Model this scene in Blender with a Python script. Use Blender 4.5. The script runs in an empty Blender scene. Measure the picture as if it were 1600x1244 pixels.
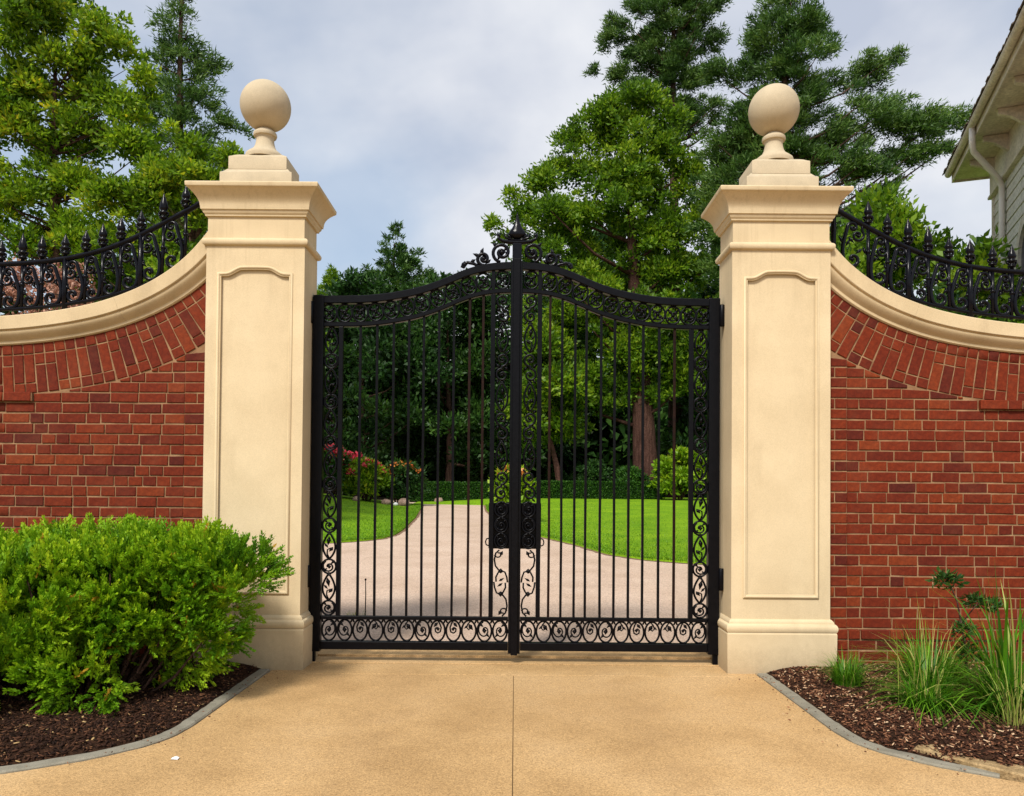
import bpy, bmesh, math, random
import numpy as np
from mathutils import Vector, Matrix

R = math.radians
rnd = random.Random(11)
scene = bpy.context.scene
COL = scene.collection

# ---------------------------------------------------------------- camera
cam_d = bpy.data.cameras.new('camera')
cam = bpy.data.objects.new('camera', cam_d)
COL.objects.link(cam)
EYE, DIST = 1.32, 5.714
cam_d.sensor_width = 36.0
cam_d.sensor_fit = 'HORIZONTAL'
cam_d.lens = 27.0
cam_d.shift_x = -5 / 1600
cam_d.shift_y = (148 - 21) / 1600
cam_d.clip_start = 0.05
cam_d.clip_end = 2000
cam.matrix_world = (Matrix.Translation((0, -DIST, EYE)) @ Matrix.Rotation(R(91.0), 4, 'X')
                    @ Matrix.Rotation(R(0.48), 4, 'Z'))
scene.camera = cam

# ---------------------------------------------------------------- sky, sun, exposure
SUN_EL, SUN_AZ = 48.0, -24.0        # azimuth from straight behind the camera, minus = from the left
world = bpy.data.worlds.new('World')
scene.world = world
world.use_nodes = True
wn, wl = world.node_tree.nodes, world.node_tree.links
wn.clear()
w_out = wn.new('ShaderNodeOutputWorld')
w_bg = wn.new('ShaderNodeBackground')
w_bg.inputs['Strength'].default_value = 0.1
sky = wn.new('ShaderNodeTexSky')
sky.sky_type = 'NISHITA'
sky.sun_disc = False
sky.sun_elevation = R(SUN_EL)
sky.sun_rotation = R(180 + SUN_AZ)
sky.air_density = 1.3
sky.dust_density = 1.5
tc = wn.new('ShaderNodeTexCoord')
mp = wn.new('ShaderNodeMapping')
mp.inputs['Scale'].default_value = (1.0, 1.0, 1.5)
mp.inputs['Location'].default_value = (2.193, 0.286, -1.199)
nz = wn.new('ShaderNodeTexNoise')
nz.inputs['Scale'].default_value = 1.5
nz.inputs['Detail'].default_value = 6
nz.inputs['Roughness'].default_value = 0.5
nz.inputs['Distortion'].default_value = 0.35
cr = wn.new('ShaderNodeValToRGB')
cr.color_ramp.elements[0].position = 0.40
cr.color_ramp.elements[0].color = (0.38, 0.38, 0.38, 1)
cr.color_ramp.elements[1].position = 0.58
cr.color_ramp.elements[1].color = (0.97, 0.97, 0.97, 1)
nz2 = wn.new('ShaderNodeTexNoise')
nz2.inputs['Scale'].default_value = 3.4
nz2.inputs['Detail'].default_value = 5
cr2 = wn.new('ShaderNodeValToRGB')
cr2.color_ramp.elements[0].position = 0.32
cr2.color_ramp.elements[0].color = (3.6, 3.95, 4.75, 1)
cr2.color_ramp.elements[1].position = 0.66
cr2.color_ramp.elements[1].color = (6.3, 6.35, 6.5, 1)
skm = wn.new('ShaderNodeMix')
skm.data_type = 'RGBA'
wl.new(tc.outputs['Generated'], mp.inputs['Vector'])
wl.new(mp.outputs['Vector'], nz.inputs['Vector'])
wl.new(mp.outputs['Vector'], nz2.inputs['Vector'])
wl.new(nz.outputs['Fac'], cr.inputs['Fac'])
wl.new(nz2.outputs['Fac'], cr2.inputs['Fac'])
wl.new(cr.outputs['Color'], skm.inputs[0])
wl.new(sky.outputs['Color'], skm.inputs[6])
wl.new(cr2.outputs['Color'], skm.inputs[7])
wl.new(skm.outputs[2], w_bg.inputs['Color'])
wl.new(w_bg.outputs['Background'], w_out.inputs['Surface'])

sun_d = bpy.data.lights.new('sun', 'SUN')
sun_d.energy = 3.0
sun_d.angle = R(12)
sun_d.color = (1.0, 0.95, 0.87)
sun = bpy.data.objects.new('sun', sun_d)
COL.objects.link(sun)
sd = Vector((math.sin(R(SUN_AZ)) * math.cos(R(SUN_EL)), -math.cos(R(SUN_AZ)) * math.cos(R(SUN_EL)), math.sin(R(SUN_EL))))
sun.rotation_euler = sd.to_track_quat('Z', 'Y').to_euler()

scene.view_settings.view_transform = 'Standard'
scene.view_settings.look = 'None'
scene.view_settings.gamma = 1.0
scene.view_settings.use_curve_mapping = False
scene.view_settings.exposure = 0.60
scene.cycles.use_denoising = True
scene.cycles.max_bounces = 5
scene.cycles.diffuse_bounces = 3
scene.cycles.glossy_bounces = 2
scene.cycles.transparent_max_bounces = 4
scene.cycles.caustics_reflective = False
scene.cycles.caustics_refractive = False

# ---------------------------------------------------------------- materials
def new_mat(name):
    m = bpy.data.materials.new(name)
    m.use_nodes = True
    nt = m.node_tree
    return m, nt.nodes, nt.links, nt.nodes['Principled BSDF']

def ramp(nodes, stops):
    r = nodes.new('ShaderNodeValToRGB')
    el = r.color_ramp.elements
    while len(el) < len(stops):
        el.new(0.5)
    for e, (p, c) in zip(el, stops):
        e.position = p
        e.color = (*c, 1)
    return r

def noise(nodes, links, scale, detail=4, rough=0.55, coord='Object', mscale=None, dist=0):
    t = nodes.new('ShaderNodeTexCoord')
    n = nodes.new('ShaderNodeTexNoise')
    n.inputs['Scale'].default_value = scale
    n.inputs['Detail'].default_value = detail
    n.inputs['Roughness'].default_value = rough
    n.inputs['Distortion'].default_value = dist
    if mscale:
        mp_ = nodes.new('ShaderNodeMapping')
        mp_.inputs['Scale'].default_value = mscale
        links.new(t.outputs[coord], mp_.inputs['Vector'])
        links.new(mp_.outputs['Vector'], n.inputs['Vector'])
    else:
        links.new(t.outputs[coord], n.inputs['Vector'])
    return n

def mixc(nodes, links, fac, a, b, mode='MIX'):
    x = nodes.new('ShaderNodeMix')
    x.data_type = 'RGBA'
    x.blend_type = mode
    for sock, v in ((x.inputs[0], fac), (x.inputs[6], a), (x.inputs[7], b)):
        if hasattr(v, 'is_linked'):
            links.new(v, sock)
        elif isinstance(v, (int, float)):
            sock.default_value = v
        else:
            sock.default_value = (*v, 1)
    return x.outputs[2]

def bump(nodes, links, p, height, strength=0.3, dist=0.01):
    b = nodes.new('ShaderNodeBump')
    b.inputs['Strength'].default_value = strength
    b.inputs['Distance'].default_value = dist
    links.new(height, b.inputs['Height'])
    links.new(b.outputs['Normal'], p.inputs['Normal'])

def surf(name, stops, scale=6, detail=6, rough=0.75, fine=None, fine_amt=0.3, bstr=0.3, bscale=None, bdist=0.005,
         spec=0.4, metal=0.0, coord='Object', blotch=None, mscale=None):
    m, n, l, p = new_mat(name)
    nz_ = noise(n, l, scale, detail, coord=coord, mscale=mscale)
    c = ramp(n, stops)
    l.new(nz_.outputs['Fac'], c.inputs['Fac'])
    out = c.outputs['Color']
    if fine:
        f = noise(n, l, fine, 3, 0.6, coord=coord)
        fr = ramp(n, [(0.3, (1 - fine_amt,) * 3), (0.7, (1 + fine_amt * 0.6,) * 3)])
        l.new(f.outputs['Fac'], fr.inputs['Fac'])
        out = mixc(n, l, 1.0, out, fr.outputs['Color'], 'MULTIPLY')
    if blotch:
        bs, bcol, lo, hi = blotch
        f = noise(n, l, bs, 5, 0.6, coord=coord)
        fr = ramp(n, [(lo, (0, 0, 0)), (hi, (1, 1, 1))])
        l.new(f.outputs['Fac'], fr.inputs['Fac'])
        out = mixc(n, l, fr.outputs['Color'], out, bcol)
    l.new(out, p.inputs['Base Color'])
    p.inputs['Roughness'].default_value = rough
    p.inputs['Specular IOR Level'].default_value = spec
    p.inputs['Metallic'].default_value = metal
    if bscale:
        b = noise(n, l, bscale, 4, 0.6, coord=coord)
        bump(n, l, p, b.outputs['Fac'], bstr, bdist)
    return m

def leaf_mat(name, stops, trans=0.3, rough=0.5, spec=0.35):
    m, n, l, p = new_mat(name)
    a = n.new('ShaderNodeAttribute')
    a.attribute_name = 'tint'
    c = ramp(n, stops)
    l.new(a.outputs['Fac'], c.inputs['Fac'])
    l.new(c.outputs['Color'], p.inputs['Base Color'])
    p.inputs['Roughness'].default_value = rough
    p.inputs['Specular IOR Level'].default_value = spec
    t = n.new('ShaderNodeBsdfTranslucent')
    l.new(c.outputs['Color'], t.inputs['Color'])
    ms = n.new('ShaderNodeMixShader')
    ms.inputs['Fac'].default_value = trans
    l.new(p.outputs['BSDF'], ms.inputs[1])
    l.new(t.outputs['BSDF'], ms.inputs[2])
    l.new(ms.outputs['Shader'], n['Material Output'].inputs['Surface'])
    return m

def stone_mat(name, a, b, dirt, runs=0.34):
    """painted render / cast stone: soft mottling, vertical rain streaks, fine sand grain"""
    m, n, l, p = new_mat(name)
    base = noise(n, l, 2.2, 6, 0.6)
    c = ramp(n, [(0.3, a), (0.7, b)])
    l.new(base.outputs['Fac'], c.inputs['Fac'])
    st = noise(n, l, 2.2, 5, 0.6, mscale=(2.0, 2.0, 0.55) if runs else (3, 3, 2.4))
    sr = ramp(n, [(0.52, (0, 0, 0)), (0.86, (0.5, 0.5, 0.5))])
    l.new(st.outputs['Fac'], sr.inputs['Fac'])
    out = mixc(n, l, sr.outputs['Color'], c.outputs['Color'], dirt)
    geo = n.new('ShaderNodeNewGeometry')
    sx = n.new('ShaderNodeSeparateXYZ')
    l.new(geo.outputs['Position'], sx.inputs['Vector'])
    sp = noise(n, l, 9, 6, 0.7)
    hm = n.new('ShaderNodeMath'); hm.operation = 'MULTIPLY_ADD'     # splashed soil, ragged upper edge
    l.new(sp.outputs['Fac'], hm.inputs[0]); hm.inputs[1].default_value = -0.34; l.new(sx.outputs['Z'], hm.inputs[2])
    hr = n.new('ShaderNodeMapRange'); hr.inputs[1].default_value = -0.17; hr.inputs[2].default_value = 0.05; hr.inputs[3].default_value = 0.55; hr.inputs[4].default_value = 0.0
    l.new(hm.outputs[0], hr.inputs[0])
    out = mixc(n, l, hr.outputs[0], out, (0.30, 0.21, 0.12))
    rs_ = noise(n, l, 1.0, 4, 0.6, mscale=(26, 26, 0.9))           # thin rain runs hanging from the mouldings
    rsr = ramp(n, [(0.54, (0, 0, 0)), (0.72, (1, 1, 1))]); l.new(rs_.outputs['Fac'], rsr.inputs['Fac'])
    so = n.new('ShaderNodeTexCoord'); sz_ = n.new('ShaderNodeSeparateXYZ'); l.new(so.outputs['Object'], sz_.inputs['Vector'])
    sm_ = n.new('ShaderNodeMapRange'); sm_.interpolation_type = 'SMOOTHSTEP'; l.new(sz_.outputs['Z'], sm_.inputs[0])
    sm_.inputs[1].default_value = 2.55; sm_.inputs[2].default_value = 3.25; sm_.inputs[3].default_value = 0.0; sm_.inputs[4].default_value = runs
    sf = n.new('ShaderNodeMath'); sf.operation = 'MULTIPLY'; l.new(sm_.outputs[0], sf.inputs[0]); l.new(rsr.outputs['Color'], sf.inputs[1])
    out = mixc(n, l, sf.outputs[0], out, dirt)
    gm = noise(n, l, 26, 6, 0.75)
    gmr = ramp(n, [(0.66, (0, 0, 0)), (0.80, (0.45, 0.45, 0.45))])
    l.new(gm.outputs['Fac'], gmr.inputs['Fac'])
    out = mixc(n, l, gmr.outputs['Color'], out, dirt)
    gr = noise(n, l, 230, 3, 0.7)
    gc = ramp(n, [(0.3, (0.86, 0.86, 0.86)), (0.7, (1.08, 1.08, 1.08))])
    l.new(gr.outputs['Fac'], gc.inputs['Fac'])
    out = mixc(n, l, 1.0, out, gc.outputs['Color'], 'MULTIPLY')
    l.new(out, p.inputs['Base Color'])
    p.inputs['Roughness'].default_value = 0.82
    p.inputs['Specular IOR Level'].default_value = 0.25
    hb = n.new('ShaderNodeMath')
    hb.operation = 'ADD'
    big = noise(n, l, 14, 4, 0.6)
    l.new(gr.outputs['Fac'], hb.inputs[0])
    l.new(big.outputs['Fac'], hb.inputs[1])
    bump(n, l, p, hb.outputs[0], 0.22, 0.004)
    return m

def brick_mat(name, per_face=False):
    m, n, l, p = new_mat(name)
    if per_face:
        a = n.new('ShaderNodeAttribute')
        a.attribute_name = 'tint'
        rv = a.outputs['Fac']
    else:
        a = n.new('ShaderNodeObjectInfo')
        rv = a.outputs['Random']
    c = ramp(n, [(0.0, (0.078, 0.011, 0.006)), (0.10, (0.118, 0.0145, 0.0045)), (0.5, (0.150, 0.0190, 0.0045)), (0.88, (0.172, 0.0240, 0.0052)),
                 (1.0, (0.20, 0.036, 0.008))])
    l.new(rv, c.inputs['Fac'])
    f = noise(n, l, 38, 5, 0.65, coord='Generated' if False else 'Object')
    fr = ramp(n, [(0.28, (0.6, 0.55, 0.55)), (0.7, (1.25, 1.3, 1.35))])
    l.new(f.outputs['Fac'], fr.inputs['Fac'])
    out = mixc(n, l, 1.0, c.outputs['Color'], fr.outputs['Color'], 'MULTIPLY')
    t = n.new('ShaderNodeNewGeometry')
    w = n.new('ShaderNodeTexNoise')
    w.inputs['Scale'].default_value = 5
    w.inputs['Detail'].default_value = 6
    w.inputs['Roughness'].default_value = 0.65
    l.new(t.outputs['Position'], w.inputs['Vector'])
    wr = ramp(n, [(0.50, (0, 0, 0)), (0.80, (0.34, 0.34, 0.34))])
    l.new(w.outputs['Fac'], wr.inputs['Fac'])
    out = mixc(n, l, wr.outputs['Color'], out, (0.22, 0.066, 0.030))
    l.new(out, p.inputs['Base Color'])
    p.inputs['Roughness'].default_value = 0.8
    p.inputs['Specular IOR Level'].default_value = 0.2
    g = noise(n, l, 120, 4, 0.7)
    bump(n, l, p, g.outputs['Fac'], 0.5, 0.004)
    return m

def slab_mat(name, a, b, c_, spot, wear, grain=95):
    m, n, l, p = new_mat(name)
    geo = n.new('ShaderNodeNewGeometry')
    def nz_(s, d=5, r_=0.6):
        x = n.new('ShaderNodeTexNoise')
        x.inputs['Scale'].default_value = s
        x.inputs['Detail'].default_value = d
        x.inputs['Roughness'].default_value = r_
        l.new(geo.outputs['Position'], x.inputs['Vector'])
        return x
    big = nz_(1.1, 6)
    cr_ = ramp(n, [(0.36, a), (0.50, b), (0.66, c_)])
    l.new(big.outputs['Fac'], cr_.inputs['Fac'])
    wv = nz_(0.55, 7, 0.62)
    wr = ramp(n, [(0.50, (0, 0, 0)), (0.72, (0.55, 0.55, 0.55))])
    l.new(wv.outputs['Fac'], wr.inputs['Fac'])
    out = mixc(n, l, wr.outputs['Color'], cr_.outputs['Color'], wear)
    sx = n.new('ShaderNodeSeparateXYZ'); l.new(geo.outputs['Position'], sx.inputs['Vector'])
    ab = n.new('ShaderNodeMath'); ab.operation = 'ABSOLUTE'; l.new(sx.outputs['X'], ab.inputs[0])
    wob = nz_(1.3, 3)
    ad = n.new('ShaderNodeMath'); ad.operation = 'MULTIPLY_ADD'; l.new(wob.outputs['Fac'], ad.inputs[0]); ad.inputs[1].default_value = 0.3; l.new(ab.outputs[0], ad.inputs[2])
    tw = nz_(2.6, 6, 0.7)
    twr = ramp(n, [(0.38, (0, 0, 0)), (0.75, (0.5, 0.5, 0.5))]); l.new(tw.outputs['Fac'], twr.inputs['Fac'])
    ty = n.new('ShaderNodeMapRange'); ty.interpolation_type = 'SMOOTHSTEP'
    sb = n.new('ShaderNodeMath'); sb.operation = 'SUBTRACT'; l.new(ad.outputs[0], sb.inputs[0]); sb.inputs[1].default_value = 0.92
    sa = n.new('ShaderNodeMath'); sa.operation = 'ABSOLUTE'; l.new(sb.outputs[0], sa.inputs[0])
    l.new(sa.outputs[0], ty.inputs[0]); ty.inputs[1].default_value = 0.05; ty.inputs[2].default_value = 0.30; ty.inputs[3].default_value = 1.0; ty.inputs[4].default_value = 0.0
    tf = n.new('ShaderNodeMath'); tf.operation = 'MULTIPLY'; l.new(ty.outputs[0], tf.inputs[0]); l.new(twr.outputs['Color'], tf.inputs[1])
    out = mixc(n, l, tf.outputs[0], out, spot)
    ag = n.new('ShaderNodeTexVoronoi')
    ag.inputs['Scale'].default_value = grain
    l.new(geo.outputs['Position'], ag.inputs['Vector'])
    hsv = n.new('ShaderNodeSeparateColor')
    l.new(ag.outputs['Color'], hsv.inputs['Color'])
    agr = ramp(n, [(0.0, (0.66, 0.64, 0.62)), (0.35, (0.94, 0.94, 0.94)), (0.75, (1.07, 1.07, 1.07)), (1.0, (1.32, 1.30, 1.26))])
    l.new(hsv.outputs['Red'], agr.inputs['Fac'])
    out = mixc(n, l, 1.0, out, agr.outputs['Color'], 'MULTIPLY')
    sp = nz_(9, 4, 0.7)
    spr = ramp(n, [(0.66, (0, 0, 0)), (0.76, (0.6, 0.6, 0.6))])
    l.new(sp.outputs['Fac'], spr.inputs['Fac'])
    out = mixc(n, l, spr.outputs['Color'], out, spot)
    l.new(out, p.inputs['Base Color'])
    p.inputs['Roughness'].default_value = 0.85
    p.inputs['Specular IOR Level'].default_value = 0.25
    bump(n, l, p, ag.outputs['Distance'], 0.35, 0.004)
    return m

CREAM = stone_mat('cream_render', (0.59, 0.465, 0.285), (0.70, 0.565, 0.360), (0.44, 0.335, 0.20))
COPING = stone_mat('coping_stone', (0.55, 0.425, 0.250), (0.67, 0.525, 0.325), (0.33, 0.245, 0.14))
FINIAL = stone_mat('finial_stone', (0.44, 0.36, 0.24), (0.57, 0.47, 0.32), (0.29, 0.245, 0.175), 0.0)
BRICK = brick_mat('red_brick')
BRICKF = brick_mat('red_brick_joined', True)
MORTAR = surf('mortar', [(0.3, (0.18, 0.090, 0.045)), (0.7, (0.38, 0.235, 0.125))], 9, bscale=160, bstr=0.6, rough=0.9, spec=0.1)
IRON = surf('black_iron', [(0.3, (0.0014, 0.0014, 0.0024)), (0.75, (0.0035, 0.0035, 0.005))], 30, rough=0.34, bscale=90, bstr=0.35, bdist=0.002, spec=0.13)
IRONG = surf('glossy_iron', [(0.3, (0.002, 0.002, 0.004)), (0.75, (0.005, 0.005, 0.008))], 30, rough=0.22, bscale=70, bstr=0.25, bdist=0.002, spec=0.15)
RUST = surf('rusty_iron', [(0.3, (0.005, 0.002, 0.0015)), (0.7, (0.018, 0.006, 0.003))], 20, rough=0.6, spec=0.12, bscale=90, bstr=0.4, bdist=0.002)
TAN = slab_mat('tan_concrete', (0.385, 0.238, 0.102), (0.465, 0.295, 0.132), (0.55, 0.365, 0.178), (0.31, 0.19, 0.088), (0.35, 0.215, 0.098), 185)
PINK = slab_mat('pinkish_aggregate', (0.47, 0.345, 0.255), (0.53, 0.395, 0.30), (0.58, 0.445, 0.345), (0.42, 0.305, 0.225), (0.45, 0.33, 0.245), 90)
JOINT = surf('joint_grit', [(0.3, (0.24, 0.15, 0.07)), (0.7, (0.36, 0.23, 0.11))], 20, rough=0.95, spec=0.1)
KERB = surf('grey_kerb_concrete', [(0.3, (0.185, 0.170, 0.130)), (0.7, (0.285, 0.262, 0.205))], 7, fine=150, fine_amt=0.2, bscale=120, bstr=0.4, rough=0.9, spec=0.2)
EDGING = surf('sandy_edging_stone', [(0.3, (0.24, 0.16, 0.075)), (0.7, (0.44, 0.31, 0.16))], 9, fine=70, fine_amt=0.4, bscale=45, bstr=0.8, bdist=0.012, rough=0.95, spec=0.1)
SOIL = surf('dark_mulch_soil', [(0.3, (0.018, 0.009, 0.005)), (0.7, (0.06, 0.028, 0.015))], 30, fine=120, fine_amt=0.4, bscale=60, bstr=1.0, bdist=0.02, rough=0.95, spec=0.1)
EARTH = surf('woodland_earth', [(0.3, (0.020, 0.016, 0.008)), (0.7, (0.05, 0.04, 0.018))], 1.5, rough=0.95, spec=0.1)
BARK = surf('bark_grey_brown', [(0.3, (0.045, 0.026, 0.018)), (0.7, (0.13, 0.075, 0.055))], 4, fine=25, fine_amt=0.5, bscale=18, bstr=1.0, bdist=0.05, rough=0.95, spec=0.1, mscale=(3, 3, 0.6))
BARKR = surf('bark_reddish', [(0.3, (0.040, 0.018, 0.013)), (0.7, (0.11, 0.055, 0.042))], 3, fine=22, fine_amt=0.5, bscale=14, bstr=1.0, bdist=0.06, rough=0.95, spec=0.1, mscale=(3, 3, 0.5))
CHIP = leaf_mat('mulch_chips', [(0.0, (0.018, 0.008, 0.005)), (0.45, (0.06, 0.024, 0.013)), (0.76, (0.15, 0.060, 0.030)), (0.91, (0.29, 0.14, 0.07)), (1.0, (0.66, 0.47, 0.29))], 0.0, 0.85, 0.15)
CHIPD = leaf_mat('mulch_chips_dark', [(0.0, (0.010, 0.005, 0.003)), (0.5, (0.035, 0.015, 0.009)), (0.88, (0.085, 0.036, 0.018)), (0.965, (0.16, 0.075, 0.035)), (1.0, (0.52, 0.36, 0.16))], 0.0, 0.85, 0.15)
L_BRIGHT = leaf_mat('leaf_bright_green', [(0.0, (0.026, 0.075, 0.006)), (0.5, (0.140, 0.275, 0.012)), (1.0, (0.36, 0.48, 0.022))], 0.5)
L_CONIF = leaf_mat('needle_dark_green', [(0.0, (0.018, 0.052, 0.010)), (0.5, (0.070, 0.150, 0.024)), (1.0, (0.180, 0.275, 0.045))], 0.35)
L_DARK = leaf_mat('leaf_deep_green', [(0.0, (0.008, 0.030, 0.006)), (0.5, (0.028, 0.085, 0.013)), (1.0, (0.075, 0.165, 0.020))], 0.3)
L_DARK2 = leaf_mat('needle_mid_green', [(0.0, (0.012, 0.042, 0.008)), (0.5, (0.045, 0.115, 0.018)), (1.0, (0.120, 0.215, 0.032))], 0.3)
L_YELLOW = leaf_mat('leaf_yellow_green', [(0.0, (0.035, 0.095, 0.006)), (0.45, (0.160, 0.300, 0.010)), (0.8, (0.35, 0.47, 0.018)), (1.0, (0.58, 0.50, 0.02))], 0.5)
L_LIME = leaf_mat('leaf_lime', [(0.0, (0.07, 0.15, 0.005)), (0.5, (0.21, 0.38, 0.010)), (1.0, (0.44, 0.54, 0.02))], 0.35)
L_HEDGE = leaf_mat('leaf_hedge', [(0.0, (0.010, 0.040, 0.005)), (0.5, (0.028, 0.10, 0.010)), (1.0, (0.075, 0.19, 0.015))], 0.25)
L_JUN = leaf_mat('juniper_scale', [(0.0, (0.024, 0.080, 0.004)), (0.3, (0.085, 0.23, 0.006)), (0.62, (0.23, 0.43, 0.010)), (0.95, (0.46, 0.60, 0.02)), (1.0, (0.50, 0.30, 0.03))], 0.35, 0.55, 0.25)
L_GRASS = leaf_mat('grass_blade', [(0.0, (0.03, 0.11, 0.006)), (0.5, (0.085, 0.25, 0.010)), (0.85, (0.18, 0.37, 0.018)), (1.0, (0.50, 0.42, 0.14))], 0.3, 0.45)
L_TURF = leaf_mat('turf_blade', [(0.0, (0.07, 0.18, 0.004)), (0.5, (0.13, 0.30, 0.006)), (1.0, (0.23, 0.42, 0.010))], 0.3)
TURF = surf('lawn_turf', [(0.3, (0.115, 0.255, 0.004)), (0.7, (0.215, 0.375, 0.008))], 1.1, fine=26, fine_amt=0.4, bscale=45, bstr=0.9, bdist=0.03, rough=0.9, spec=0.15)
PETAL_R = leaf_mat('petal_red', [(0.0, (0.45, 0.012, 0.035)), (0.6, (0.70, 0.05, 0.10)), (1.0, (0.80, 0.35, 0.32))], 0.25)
PETAL_O = leaf_mat('petal_orange', [(0.0, (0.65, 0.10, 0.03)), (0.6, (0.75, 0.30, 0.06)), (1.0, (0.80, 0.55, 0.22))], 0.25)
PETAL_T = leaf_mat('petal_dusty_pink', [(0.0, (0.28, 0.11, 0.07)), (0.6, (0.50, 0.26, 0.17)), (1.0, (0.66, 0.42, 0.32))], 0.2)
PAINT = surf('house_cream_paint', [(0.3, (0.50, 0.465, 0.40)), (0.7, (0.66, 0.62, 0.55))], 2.2, fine=18, fine_amt=0.3, rough=0.7, bscale=40, bstr=0.2)
TRIM = surf('house_trim_paint', [(0.3, (0.50, 0.43, 0.33)), (0.7, (0.70, 0.63, 0.52))], 2.5, fine=22, fine_amt=0.25, rough=0.6, bscale=30, bstr=0.15)
PIPE = surf('downspout_paint', [(0.3, (0.66, 0.62, 0.55)), (0.7, (0.76, 0.72, 0.66))], 5, rough=0.45)
SHINGLE = surf('roof_shingle', [(0.3, (0.07, 0.05, 0.035)), (0.7, (0.17, 0.125, 0.085))], 5, fine=40, bscale=50, bstr=0.8, rough=0.95)
GLASS = surf('dark_window_glass', [(0.3, (0.012, 0.016, 0.03)), (0.7, (0.02, 0.025, 0.04))], 1, rough=0.06, spec=0.6)
PAPER = surf('white_paper', [(0.3, (0.62, 0.62, 0.60)), (0.7, (0.8, 0.8, 0.78))], 20, rough=0.7)
ROCK = surf('garden_rock', [(0.3, (0.16, 0.10, 0.07)), (0.7, (0.36, 0.25, 0.19))], 5, fine=20, bscale=20, bstr=0.7, rough=0.9)
TERRA = surf('dark_planter', [(0.3, (0.012, 0.012, 0.014)), (0.7, (0.03, 0.03, 0.034))], 8, rough=0.6)

# ---------------------------------------------------------------- object helpers
def link(o, parent=None):
    COL.objects.link(o)
    if parent is not None:
        o.parent = parent
    return o

def tag(o, label=None, cat=None, group=None, kind=None):
    if label: o['label'] = label
    if cat: o['category'] = cat
    if group: o['group'] = group
    if kind: o['kind'] = kind
    return o

def empty(name, loc=(0, 0, 0), rz=0.0):
    o = bpy.data.objects.new(name, None)
    o.location = loc
    o.rotation_euler = (0, 0, rz)
    o.empty_display_size = 0.2
    return link(o)

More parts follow.
